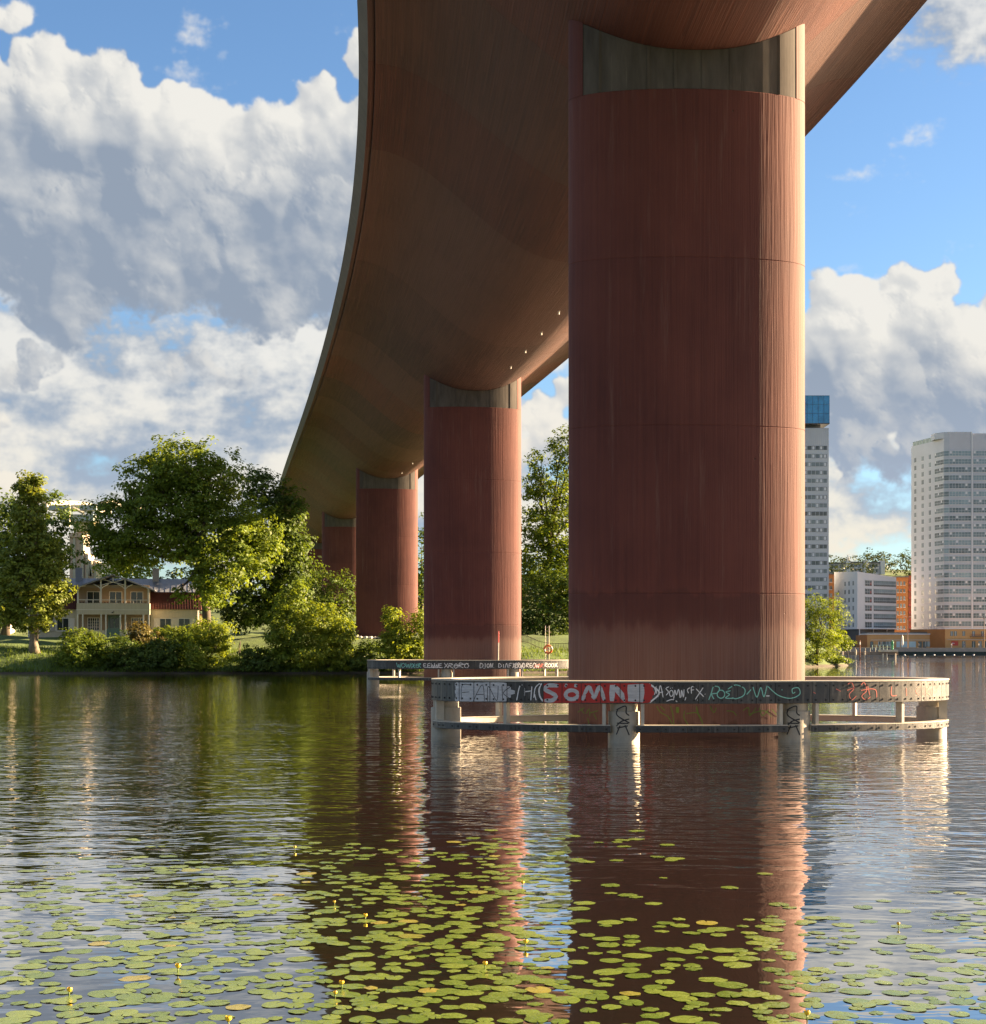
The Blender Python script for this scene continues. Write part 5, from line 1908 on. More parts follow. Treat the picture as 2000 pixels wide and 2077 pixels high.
def tower_two():
    Y = 642.0
    base = 2.6
    xa, xb = ground_at(1851, Y + 26), ground_at(1922, Y)
    xc = ground_at(1971, Y + .5)
    xd = ground_at(2062, Y + 3)
    root = empty('white_tower', (xb, Y, base), label='tall white residential tower with rows of glazed balconies on the far quay', cat='tower')
    P0 = (xa - xb, 26.0)
    P1 = (-1.2, .9)
    P1b = (0.6, 0.0)
    P2 = (xc - xb, .0)
    P3 = (xd - xb, .0)
    ztop = zpx(876, Y) - base
    zl = zpx(890, Y + 20) - base
    zbot = zpx(1273, Y) - base
    plan = [P0, P1, P1b, P2, P3, (P3[0], 28), (P0[0], 28)]
    shell(root, 'wall', plan, 0, ztop - 2.6, T_PALE)
    shell(root, 'parapet', [(P1[0] - 3, P1[1] + 3.2), P1, P1b, P2, (P2[0], 9), (P1[0] - 3, 9)], ztop - 2.6, ztop, T_PALE)
    shell(root, 'parapet', [(P2[0] + .1, .15), (P3[0], .15), (P3[0], 9), (P2[0] + .1, 9)], ztop - 2.6, ztop - .6, T_PALE)
    fL = facing(P0, P1)
    glassw = glass_mat('screen_glass', (.36, .42, .38), .2, 1.45)
    fbox(MB(), fL, .2, fL[3] - 4, ztop - 2.6, ztop - .8, -.25, -.12).build('roof_screen', glassw, root)
    for i in range(9):
        s = .2 + (fL[3] - 4.2) * i / 8
        fbox(MB(), fL, s - .06, s + .06, ztop - 2.6, ztop - .7, -.12, -.02).build('screen_post', T_WHITE, root)
    fF = facing(P1b, P2)
    fG = facing(P2, P3)
    fl = 55.6 * .2959 * Y / FPX
    y0 = 780 + 472 * .2959
    for i in range(22):
        zc = zpx(y0, Y) - base - i * fl
        if zc < zbot - base * 0 + 1.0:
            break
        # small windows on the left flank
        for q in (.06, .30, .53):
            s = fL[3] * q
            wdw = fbox(MB(), fL, s, s + 1.55, zc - .95, zc + .95, -.05, .03).build('window', CITY_GLASS, root)
            fbox(MB(), fL, s - .14, s + 1.69, zc - 1.12, zc - .97, .0, .14).build('sill', T_WHITE, wdw)
            fbox(MB(), fL, s + .70, s + .85, zc - .95, zc + .95, .032, .07).build('glazing_bar', T_WHITE, wdw)
        # glazed balconies wrap the corner
        for nm, f, a, b in (('flank', fL, fL[3] * .72, fL[3] - .05), ('corner', facing(P1, P1b), .0, facing(P1, P1b)[3]), ('front', fF, .05, fF[3] - .45), ('right', fG, .45, fG[3] - .2)):
            g = fbox(MB(), f, a, b, zc - .95, zc + 1.0, .02, .10).build('balcony_glazing', CITY_GLASS if nm == 'flank' else BALC_GLASS, root)
            mb = MB()
            n = max(1, int((b - a) / 1.15))
            for j in range(n + 1):
                s = a + (b - a) * j / n
                fbox(mb, f, s - .05, s + .05, zc - .95, zc + 1.0, .102, .15)
            fbox(mb, f, a, b, zc - .12, zc - .02, .102, .16)
            mb.build('mullion', T_GREY, g)
            fbox(MB(), f, a, b, zc + 1.02, zc + 1.16, .0, .20).build('slab_edge', T_WHITE, g)
            fbox(MB(), f, a, b, zc - 1.10, zc - .97, .0, .20).build('slab_edge', T_WHITE, g)
            if nm != 'corner':
                for j in random.sample(range(n), min(n, max(1, n // 4))):
                    s = a + (b - a) * (j + .5) / n
                    fbox(MB(), f, s - .42, s + .42, zc - .0, zc + .92, .104, .12).build('curtain', T_WHITE, g)
    fbox(MB(), fG, -.3, .2, 0, ztop - .6, .01, .35).build('downpipe', T_WHITE, root)


def white_block():
    Y = 640.0
    base = 2.6
    xa, xb, xc = ground_at(1692, Y + 22), ground_at(1739, Y), ground_at(1818, Y + 16)
    root = empty('white_block', (xb, Y, base), label='six-storey white apartment block with sloping roof and glazed balconies', cat='apartments')
    P0, P1, P2 = (xa - xb, 22.), (0., 0.), (xc - xb, 16.)
    zb = zpx(1276, Y) - base
    zt0, zt1, zt2 = zpx(1160, Y + 20) - base, zpx(1159, Y) - base, zpx(1171, Y + 16) - base
    P3 = (P2[0] + P0[0], 38.)
    V = [P0 + (zb,), P1 + (zb,), P2 + (zb,), P3 + (zb,), P0 + (zt0,), P1 + (zt1,), P2 + (zt2,), P3 + (zt1 - .5,)]
    MB().add(V, [(0, 1, 5, 4), (1, 2, 6, 5), (2, 3, 7, 6), (3, 0, 4, 7), (4, 5, 6, 7), (3, 2, 1, 0)]).build('wall', T_WHITE, root)
    shell(root, 'ground_floor', [(P0[0] + 1, 22), (.6, 1.4), (P2[0] - .6, 16.6), (P3[0], 37)], -.2, zb, T_DARK)
    fL, fR = facing(P0, P1), facing(P1, P2)
    for i in range(3):
        p = fR[0] + fR[1] * (1.5 + i * 9.0)
        MB().tube([(p.x, p.y + .4, -.1), (p.x, p.y + .4, zb)], .22, 8).build('pillar', T_WHITE, root)
    fl = 57.3 * .2959 * Y / FPX
    y0 = 780 + 1358 * .2959
    for i in range(6):
        zc = zpx(y0, Y) - base - i * fl
        for j, q in enumerate((.16, .45, .62, .80)):
            if (i + j) % 5 == 0 and j == 0:
                continue
            s = fL[3] * q
            w = fbox(MB(), fL, s, s + 1.35, zc - .95, zc + .8, -.05, .03).build('window', CITY_GLASS, root)
            fbox(MB(), fL, s + .62, s + .74, zc - .95, zc + .8, .032, .06).build('glazing_bar', T_WHITE, w)
        L = fR[3]
        for a, b, dark in ((.19 * L, .36 * L, True), (.41 * L, .985 * L, False)):
            g = fbox(MB(), fR, a, b, zc - 1.15, zc + 1.05, .02, .10).build('balcony_glazing', CITY_GLASS if dark else BALC_GLASS, root)
            mb = MB()
            n = max(2, int((b - a) / 1.3))
            for j in range(n + 1):
                s = a + (b - a) * j / n
                fbox(mb, fR, s - .05, s + .05, zc - 1.15, zc + 1.05, .102, .16)
            fbox(mb, fR, a, b, zc - .22, zc - .12, .102, .17)
            mb.build('mullion', T_GREY, g)
            fbox(MB(), fR, a - .1, b + .1, zc + 1.07, zc + 1.25, .0, .45).build('slab_edge', T_WHITE, g)
            fbox(MB(), fR, a, b, zc - 1.12, zc - .6, .104, .13).build('balcony_front', T_DARK, g)
            if dark and i < 4:
                fbox(MB(), fR, b - .95, b - .25, zc - .9, zc + .2, .106, .13).build('door_panel', pmat('panel_red', (.40, .07, .06), .6, .1, .5), g)
    MB().box(P2[0] * .25, P2[0] * .98, 1.0, 15.5, zb + .03, zb + .25).build('canopy', T_WHITE, root)


def orange_blocks():
    Y = 660.0
    base = 2.6
    for (x0, x1, yt, Yd, label, mat) in ((1812, 1842, 1171, 700., 'orange apartment block wedged between the white block and the white tower', T_ORANGE),
                                         (1668, 1692, 1165, 700., 'orange corner of a building behind the willow', T_ORANGE)):
        xa, xb = ground_at(x0, Yd), ground_at(x1, Yd)
        root = empty('orange_block', (xa, Yd, base), label=label, cat='apartments')
        w = xb - xa
        zt = zpx(yt, Yd) - base
        MB().box(0, w, 0, 14, -.3, zt).build('wall', mat, root)
        MB().box(-.3, w + .3, -.4, 14.4, zt, zt + .45).build('roof', T_DARK, root)
        fr = facing((0, 0), (w, 0))
        for i in range(7):
            zc = zt - 2.6 - i * 3.3
            if zc < 2:
                break
            for q in (.30, .52, .74):
                s = w * q
                wd = fbox(MB(), fr, s - .45, s + .45, zc - .85, zc + .75, -.03, .03).build('window', CITY_GLASS, root)
                fbox(MB(), fr, s - .55, s + .55, zc - 1.0, zc - .87, 0, .12).build('sill', T_WHITE, wd)
        if x0 > 1800:
            xr = ground_at(1853, Yd) - xa
            MB().box(w + .02, xr, .6, 12, -.3, zt + .8).build('brick_bay', T_BRICK, root)
            for i in range(7):
                zc = zt - 2.2 - i * 3.3
                if zc < 2:
                    break
                bal = MB().box(w + .1, xr, -1.0, .58, zc - .9, zc - .75).build('balcony', T_DARK, root)
                MB().box(w + .1, xr, -1.02, -.95, zc - .74, zc + .2).build('balcony_front', pmat('balcony_red', (.30, .05, .04), .6, .1, .5), bal)


def quay_buildings():
    Y = 614.0
    base = 2.6
    # long low ochre building
    xa, xb = ground_at(1759, Y), ground_at(1912, Y)
    root = empty('ochre_pavilion', (xa, Y, base), label='long low ochre quayside building with shop windows', cat='building')
    w = xb - xa
    zt = zpx(1287, Y) - base
    MB().box(0, w, 0, 12, -.3, zt).build('wall', T_OCHRE, root)
    xl = ground_at(1743, Y + 8) - xa
    MB().add([(xl, 8, -.3), (-.01, 0, -.3), (-.01, 0, zt - .2), (xl, 8, zt - .2), (xl, 14, -.3), (-.01, 12, -.3), (-.01, 12, zt - .2), (xl, 14, zt - .2)], [(0, 1, 2, 3), (3, 2, 6, 7), (4, 0, 3, 7), (5, 4, 7, 6)]).build('side_wall', T_ORANGE, root)
    MB().box(-.2, w + .2, -.25, 12.2, zt, zt + .35).build('cornice', T_WHITE, root)
    MB().box(.5, w - .5, 1.0, 11, zt + .36, zt + .9).build('roof_upstand', T_DARK, root)
    fr = facing((0, 0), (w, 0))
    fbox(MB(), fr, 1.5, w - 1.0, 3.0, 3.15, 0, .12).build('string_course', T_GREY, root)
    items = [(.06, 1.2, 'd'), (.20, 3.0, 'w'), (.30, 3.0, 'w'), (.41, 1.4, 'p'), (.49, 2.6, 'p'), (.60, 2.6, 'b'), (.70, 1.4, 'd'), (.76, 1.4, 'd'), (.81, 2.2, 'w'), (.88, 3.0, 'w'), (.96, 2.4, 'w')]
    for q, ww, kd in items:
        s = w * q
        if kd == 'w':
            o = fbox(MB(), fr, s - ww / 2, s + ww / 2, .5, 2.5, -.03, .04).build('shop_window', CITY_GLASS, root)
            for j in (-1, 0, 1):
                fbox(MB(), fr, s + j * ww / 2 - .06, s + j * ww / 2 + .06, .5, 2.5, .042, .09).build('frame', T_WHITE, o)
        elif kd == 'd':
            o = fbox(MB(), fr, s - ww / 2, s + ww / 2, 0, 2.5, -.03, .05).build('door', T_DARK, root)
            fbox(MB(), fr, s - ww / 2 + .2, s + ww / 2 - .2, .5, 2.2, .052, .07).build('pane', CITY_GLASS, o)
        else:
            fbox(MB(), fr, s - ww / 2, s + ww / 2, .2, 2.5, -.03, .05).build('pale_panel', pmat('panel_paleblue', (.45, .58, .62), .5, .08, .5), root)
    # two-storey ochre foot of the tower
    xa2, xb2 = ground_at(1917, Y - 6), ground_at(2070, Y - 6)
    root = empty('ochre_house', (xa2, Y - 6, base), label='two-storey ochre building with red sign at the foot of the white tower', cat='building')
    w = xb2 - xa2
    zt = zpx(1276, Y - 6) - base
    MB().box(0, w, 0, 8, -.3, zt).build('wall', T_OCHRE, root)
    MB().add([(-10, 14, -.3), (-.01, 0, -.3), (-.01, 0, zt), (-10, 14, zt)], [(0, 1, 2, 3)]).build('flank_wall', T_ORANGE, root)
    MB().box(-.2, w + .2, -.3, 8.2, zt, zt + .3).build('cornice', T_WHITE, root)
    fr = facing((0, 0), (w, 0))
    for s in (2.6, 4.0, 7.2, 11.0, 14.5, 19.0, 23.0):
        o = fbox(MB(), fr, s - .55, s + .55, 4.6, 6.4, -.03, .04).build('window', CITY_GLASS, root)
        fbox(MB(), fr, s - .06, s + .06, 4.6, 6.4, .042, .08).build('glazing_bar', T_WHITE, o)
    MB().box(9.6, 15.5, -1.2, .0, 4.2, 4.35).build('balcony', T_DARK, root)
    mb = MB()
    for i in range(16):
        mb.box(9.6 + i * .39, 9.64 + i * .39, -1.19, -1.13, 4.36, 5.2)
    mb.box(9.6, 15.5, -1.2, -1.12, 5.2, 5.28)
    mb.build('railing', MATS['balcony_red'], root)
    MB().box(.8, w - .5, -1.0, .0, 3.05, 3.2).build('awning', T_GREY, root)
    sg = fbox(MB(), fr, 2.4, 5.0, .9, 2.6, .02, .12).build('sign_board', pmat('sign_red', (.45, .06, .05), .5, .1, 1), root)
    mb = MB()
    for a in range(3):
        fbox(mb, fr, 2.8 + a * .5, 3.1 + a * .5, 1.5 + .15 * a, 2.0 - .1 * a, .122, .13)
    mb.build('sign_mark', T_WHITE, sg)
    for s in (7.2, 11.0, 13.5, 16.0, 20.0, 23.5):
        o = fbox(MB(), fr, s - .7, s + .7, .1, 2.6, -.03, .04).build('door', CITY_GLASS, root)
        fbox(MB(), fr, s - .06, s + .06, .1, 2.6, .042, .08).build('frame', T_WHITE, o)
    # hillside terraces
    Y2 = 905.0
    for (x0, x1, yt, label) in ((1680, 1724, 1141, 'pale terraced houses on the hill, left of their white chimney block'), (1724, 1760, 1139, 'pale terraced houses on the hill, the middle block'), (1760, 1794, 1140, 'pale terraced houses on the hill, right-hand block')):
        xa, xb = ground_at(x0, Y2), ground_at(x1, Y2)
        root = empty('hill_terrace', (xa, Y2, 36), label=label, cat='houses', group='terraced houses on the hill')
        w = xb - xa
        zt = zpx(yt, Y2) - 36
        MB().box(0, w, 0, 10, -8, zt - .6).build('wall', T_PALE, root)
        MB().prism([(-.3, zt - .6), (w + .3, zt - .6), (w + .3, zt - .1), (-.3, zt)], -1, 11).build('roof', T_DARK, root)
        MB().box(w - 2.6, w - .2, -2.2, 3, -8, zt + .8).build('stair_tower', T_WHITE, root)
        for i in range(3):
            for r in range(2):
                x = .8 + i * (w - 4) / 3
                o = MB().box(x, x + (w - 4) / 3 - .8, -.06, .0, zt - 3.0 - r * 3, zt - 1.2 - r * 3).build('window', CITY_GLASS, root)
                MB().box(x - .2, x + (w - 4) / 3 - .4, -1.3, -.07, zt - 4.1 - r * 3, zt - 3.2 - r * 3).build('balcony', T_WHITE, o)
        if x0 == 1724:
            for dx in (0, .9):
                MB().tube([(-1 + dx, 2, zt), (-1 + dx, 2, zt + 4.5)], .18, 6).build('chimney_pipe', T_WHITE, root)


def quay():
    con = pmat('quay_concrete', (.30, .27, .24), .85, .2, .3)
    green = pmat('quay_timber', (.035, .05, .045), .8, .3, .4, stretch=(3, 3, .3))
    Yq = 592.0
    xa, xb = ground_at(1822, Yq), 420.0
    MB().box(xa, xb, Yq, 655, -2.2, 1.15).build('quay_wall', green, kind='structure')
    MB().box(xa - .2, xb, Yq - .25, 655, 1.155, 2.62).build('quay_deck', con, kind='structure')
    MB().box(60, xa - .25, 606, 655, -2.2, 2.60).build('promenade', con, kind='structure')
    steel = pmat('lamp_steel', (.16, .09, .06), .5, .1, 1)
    lampw = pmat('lamp_head', (.70, .70, .68), .4, .05, 1)
    for x, lab in ((1841, 'slim twin-armed street lamp on the quay before the ochre pavilion'), (1996, 'slim twin-armed street lamp on the quay at the right edge')):
        Y = 597.0
        root = empty('street_lamp', (ground_at(x, Y), Y, 2.62), label=lab, cat='street lamp', group='street lamps on the far quay')
        h = zpx(1252, Y) - 2.62
        MB().tube([(0, 0, 0), (0, 0, h * .7), (0, 0, h)], [.16, .12, .09], 8).build('pole', steel, root)
        for s in (-1, 1):
            MB().tube([(0, 0, h - .8), (s * .6, 0, h - .1), (s * 1.3, 0, h + .12)], .06, 6).build('arm', steel, root)
            MB().box(min(s * .5, s * 1.7), max(s * .5, s * 1.7), -.2, .2, h + .12, h + .26).build('lamp_head', lampw, root)
    # folded white parasol
    Y = 597.0
    root = empty('folded_parasol', (ground_at(1830.5, Y), Y, 2.62), label='folded white parasol on the quay left of the street lamp', cat='parasol')
    MB().lathe([(.06, 0), (.06, 1.0), (.35, 1.1), (.42, 2.2), (.30, 4.0), (.05, 5.0)], 10).build('canopy', lampw, root, smooth=True)
    MB().lathe([(.5, 0), (.5, .12)], 12).build('foot', T_DARK, root)
    # jetty on piles with a rescue hut's rail and a green light
    Y = 400.0
    wood = pmat('jetty_timber', (.22, .17, .13), .85, .25, .8)
    pale = pmat('pile_pale', (.52, .47, .38), .8, .2, .6)
    xa, xb = ground_at(1690, Y), ground_at(1822, Y)
    root = empty('jetty', (xa, Y, 0), label='timber jetty on pale piles in front of the far quay', cat='jetty')
    w = xb - xa
    MB().box(0, w, 0, 2.4, 1.45, 1.75).build('deck', wood, root)
    MB().box(0, w, -.12, -.01, .95, 1.40).build('waling', wood, root)
    for x in (1708, 1735, 1753, 1790, 1798, 1815):
        u = ground_at(x, Y) - xa
        tall = 2.3 if x in (1735,) else (1.9 if x < 1780 else 1.3)
        MB().lathe([(.20, -2.5), (.20, tall - .1), (.14, tall)], 10, (u, -.5, 0)).build('pile', pale, root)
    for i in range(9):
        u = 1.0 + i * (w * .62 / 8)
        MB().tube([(u, 2.2, 1.75), (u, 2.2, 2.8)], .05, 6).build('rail_post', pale, root)
    MB().bar((1.0, 2.2, 2.8), (1 + w * .62, 2.2, 2.8), .07).build('handrail', pale, root)
    hut = MB().box(w - 4.6, w - .2, -.4, 2.0, 1.76, 2.3).build('landing_stage', pale, root)
    mb = MB()
    for i in range(6):
        mb.tube([(w - 6.5 + i * .95, .4, 2.3), (w - 6.5 + i * .95, .4, 3.5)], .05, 6)
    mb.bar((w - 6.5, .4, 3.5), (w - 1.7, .4, 3.5), .07).bar((w - 6.5, .4, 2.9), (w - 1.7, .4, 2.9), .06)
    mb.build('stage_railing', pmat('rail_mint', (.42, .60, .52), .5, .1, 1), root)
    o = empty('beacon_light', (xa + w - 1.4, Y + .4, 2.3), label='green harbour light standing on the end of the jetty', cat='beacon')
    grn = pmat('beacon_green', (.02, .22, .10), .45, .1, 1)
    MB().lathe([(.34, 0), (.28, .3), (.26, 1.6), (.38, 1.7), (.34, 2.0)], 12).build('body', grn, o, smooth=True)
    MB().lathe([(.16, 2.0), (.18, 2.3), (.05, 2.45)], 10).build('lantern', grn, o, smooth=True)
    o = empty('mooring_pole', (ground_at(1742, Y) , Y - 1.2, 0), label='thin brown mooring pole left of the middle of the jetty', cat='pole')
    MB().lathe([(.16, -2.5), (.14, 4.6), (.08, 4.7)], 8).build('shaft', pmat('pole_brown', (.22, .10, .07), .8, .2, 1), o)
    MB().lathe([(.17, 3.6), (.17, 4.3)], 8).build('band', lampw, o)
    # swimmers' float line along the quay
    for i in range(8):
        x = 1835 + i * 20
        Yf = 582.0
        tag(MB().lathe([(.05, -.2), (.32, -.05), (.34, .12), (.1, .25)], 8).build('float_buoy', lampw, None, True, loc=(ground_at(x, Yf), Yf, 0)), 'small white float in the row along the far quay', 'buoy', 'white floats along the quay')


def person(x, Y, base, cloth, legs, lab, pose):
    """small figure: one continuous body (skin from joints), hair on top"""
    px_ = ground_at(x, Y)
    root = empty('person', (px_, Y, base), random.uniform(-1, 1), label=lab, cat='person', group='people on the far quay')
    st = .22 if pose == 'walk' else .10
    J = {'pel': (0, 0, .92), 'ch': (0, 0, 1.28), 'nk': (0, 0, 1.48), 'hd': (0, .02, 1.60), 'ht': (0, .02, 1.72),
         'hl': (-.10, 0, .86), 'kl': (-.11, -st * .5, .48), 'al': (-.11, -st, .08), 'tl': (-.11, -st - .16, .03),
         'hr': (.10, 0, .86), 'kr': (.11, st * .6, .48), 'ar': (.11, st, .08), 'tr': (.11, st - .16, .03),
         'sl': (-.19, 0, 1.40), 'el': (-.25, .05 + st * .5, 1.12), 'wl': (-.24, -.06, .88), 'sr': (.19, 0, 1.40), 'er': (.25, -.05 - st * .3, 1.12), 'wr': (.24, -.16, .90)}
    rad = dict(pel=.15, ch=.155, nk=.06, hd=.095, ht=.08, hl=.09, kl=.06, al=.045, tl=.04, hr=.09, kr=.06, ar=.045, tr=.04, sl=.07, el=.045, wl=.035, sr=.07, er=.045, wr=.035)
    E_ = [('pel', 'ch'), ('ch', 'nk'), ('nk', 'hd'), ('hd', 'ht'), ('pel', 'hl'), ('hl', 'kl'), ('kl', 'al'), ('al', 'tl'), ('pel', 'hr'), ('hr', 'kr'), ('kr', 'ar'), ('ar', 'tr'),
          ('ch', 'sl'), ('sl', 'el'), ('el', 'wl'), ('ch', 'sr'), ('sr', 'er'), ('er', 'wr')]
    ks = list(J)
    me = bpy.data.meshes.new('body')
    me.from_pydata([J[k] for k in ks], [(ks.index(a), ks.index(b)) for a, b in E_], [])
    o = link('body', me, None, root)
    sk = o.modifiers.new('skin', 'SKIN')
    lay = me.skin_vertices[0] if me.skin_vertices else None
    if lay is None:
        bm = bmesh.new()
        bm.from_mesh(me)
        bm.verts.layers.skin.verify()
        bm.to_mesh(me)
        bm.free()
        lay = me.skin_vertices[0]
    for i, k in enumerate(ks):
        lay.data[i].radius = (rad[k], rad[k])
        lay.data[i].use_root = (k == 'pel')
    o.modifiers.new('sub', 'SUBSURF').render_levels = 1
    m, t, b, out = new_mat('clothes')
    tc = t.n('ShaderNodeTexCoord')
    sep = t.n('ShaderNodeSeparateXYZ')
    t.put(sep.inputs[0], tc.outputs['Object'])
    n = t.noise(tc.outputs['Object'], 8.0, 3.0, .5)
    z = sep.outputs[2]
    col = t.mix(t.sstep(z, .90, .92), legs, cloth)
    col = t.mix(t.sstep(z, 1.45, 1.47), col, (.50, .30, .22))
    col = t.mix(t.m('MULTIPLY', n, .3), col, (.05, .05, .05))
    t.put(b.inputs['Base Color'], col)
    b.inputs['Roughness'].default_value = .8
    me.materials.append(m)
    MB().lathe([(.085, 1.62), (.108, 1.68), (.09, 1.76), (.03, 1.80)], 10, (0, .035, 0)).build('hair', pmat('hair_brown', (.06, .035, .02), .7, .2, 8), root, smooth=True)


tower_one()
tower_two()
white_block()
orange_blocks()
quay_buildings()
quay()
for x, Y, c, l, lab, ps in ((1719, 608.0, (.5, .1, .1), (.06, .07, .12), 'person in red by the railing left of the ochre pavilion', 'stand'), (1727, 609.0, (.6, .6, .6), (.1, .1, .12), 'person in pale top beside the person in red', 'walk'),
                            (1863, 595.0, (.05, .06, .08), (.05, .05, .06), 'person in dark clothes in front of the pavilion doors', 'walk'), (1930, 595.0, (.6, .55, .5), (.1, .12, .2), 'person in pale jacket below the red sign', 'stand'),
                            (1956, 595.0, (.08, .10, .2), (.1, .1, .1), 'person in blue right of the red sign', 'walk'), (1985, 595.0, (.3, .3, .3), (.06, .06, .08), 'person in grey near the right-hand street lamp', 'stand')):
    person(x, Y, 2.62 if Y > 608 else 2.62, c, l, lab, ps)

# ------------------------------------------------------------------ pond lilies
def lily_mat():
    m, t, b, out = new_mat('lily_leaf')
    tc = t.n('ShaderNodeTexCoord')
    at_ = t.n('ShaderNodeAttribute', attribute_name='tone')
    oi = t.n('ShaderNodeObjectInfo')
    P = tc.outputs['Object']
    n = t.noise(P, 9.0, 4.0, .6)
    k = t.m('ADD', t.m('MULTIPLY', t.m('FRACT', t.m('ADD', at_.outputs['Fac'], oi.outputs['Random'])), .62), t.m('MULTIPLY', n, .35))
    col = t.mix(k, (.065, .115, .016), (.165, .220, .040))
    old = t.sstep(t.m('FRACT', t.m('MULTIPLY', t.m('ADD', at_.outputs['Fac'], oi.outputs['Random']), 5.37)), .975, .99)
    col = t.mix(t.m('MULTIPLY', old, .75), col, (.26, .22, .045))
    t.put(b.inputs['Base Color'], col)
    t.put(b.inputs['Roughness'], t.lin(n, .3, .7, .17, .32))
    b.inputs['IOR'].default_value = 1.7
    bp = t.n('ShaderNodeBump')
    bp.inputs['Strength'].default_value = .35
    bp.inputs['Distance'].default_value = .01
    t.put(bp.inputs['Height'], t.noise(P, 26.0, 3.0, .55))
    t.put(b.inputs['Normal'], bp.outputs[0])
    return m


def pad_mesh(seed, r=.15):
    """floating heart-shaped leaf with a notch, a raised midrib line and slightly wavy rim"""
    rng = random.Random(seed)
    n = 22
    V = [(0, 0, .004)]
    ph = rng.uniform(0, 6.28)
    notch = rng.uniform(.05, .13)
    for ring, f in enumerate((.55, 1.0)):
        for k in range(n + 1):
            a = notch + (2 * math.pi - 2 * notch) * k / n
            rr = r * f * (1 + .03 * math.sin(3 * a + ph)) * (1.0 + .16 * math.cos(a - math.pi))
            if k in (0, n) and f == 1.0:
                rr *= .93
            z = .004 if ring == 0 else .002 + .002 * math.sin(5 * a + ph) + .001 * math.sin(2 * a + 2 * ph)
            V.append((rr * math.cos(a), rr * .84 * math.sin(a), z))
    F = []
    for k in range(n):
        F.append((0, 1 + k, 2 + k))
        F.append((1 + k, n + 2 + k, n + 3 + k, 2 + k))
    return V, F


LILY_ROWS = [(1695, 0.0), (1725, .2), (1775, .5), (1825, .65), (1875, .6), (1925, .6), (1975, .65), (2040, .7), (2120, .7)]


def lily_density(x, y):
    """how much of the water the leaves cover, as the colony lies on the lake"""
    cols = [0, 300, 600, 850, 1000, 1120, 1200, 1330, 1450, 1550, 1700, 2000]
    rows = {1690: [0, 0, .02, .05, .06, .04, .02, .02, 0, 0, 0, 0],
            1712: [.02, .05, .05, .08, .12, .08, .07, .07, .01, .01, 0, 0],
            1750: [.08, .12, .16, .24, .38, .2, .08, .05, .03, .02, .0, .0],
            1800: [.26, .30, .30, .42, .55, .25, .07, .05, .04, .03, .01, .01],
            1850: [.45, .45, .38, .5, .5, .20, .06, .06, .06, .08, .08, .16],
            1900: [.5, .55, .5, .6, .5, .25, .22, .2, .35, .36, .3, .36],
            1950: [.40, .5, .55, .7, .6, .35, .40, .42, .55, .45, .38, .4],
            2000: [.5, .6, .7, .85, .75, .55, .6, .45, .45, .5, .5, .5],
            2060: [.6, .65, .8, .9, .85, .75, .65, .4, .35, .45, .45, .5],
            2200: [.6, .65, .8, .9, .85, .75, .65, .4, .35, .45, .45, .5]}
    ys = sorted(rows)
    v = [np.interp(x, cols, rows[q]) for q in ys]
    return float(np.interp(y, ys, v))


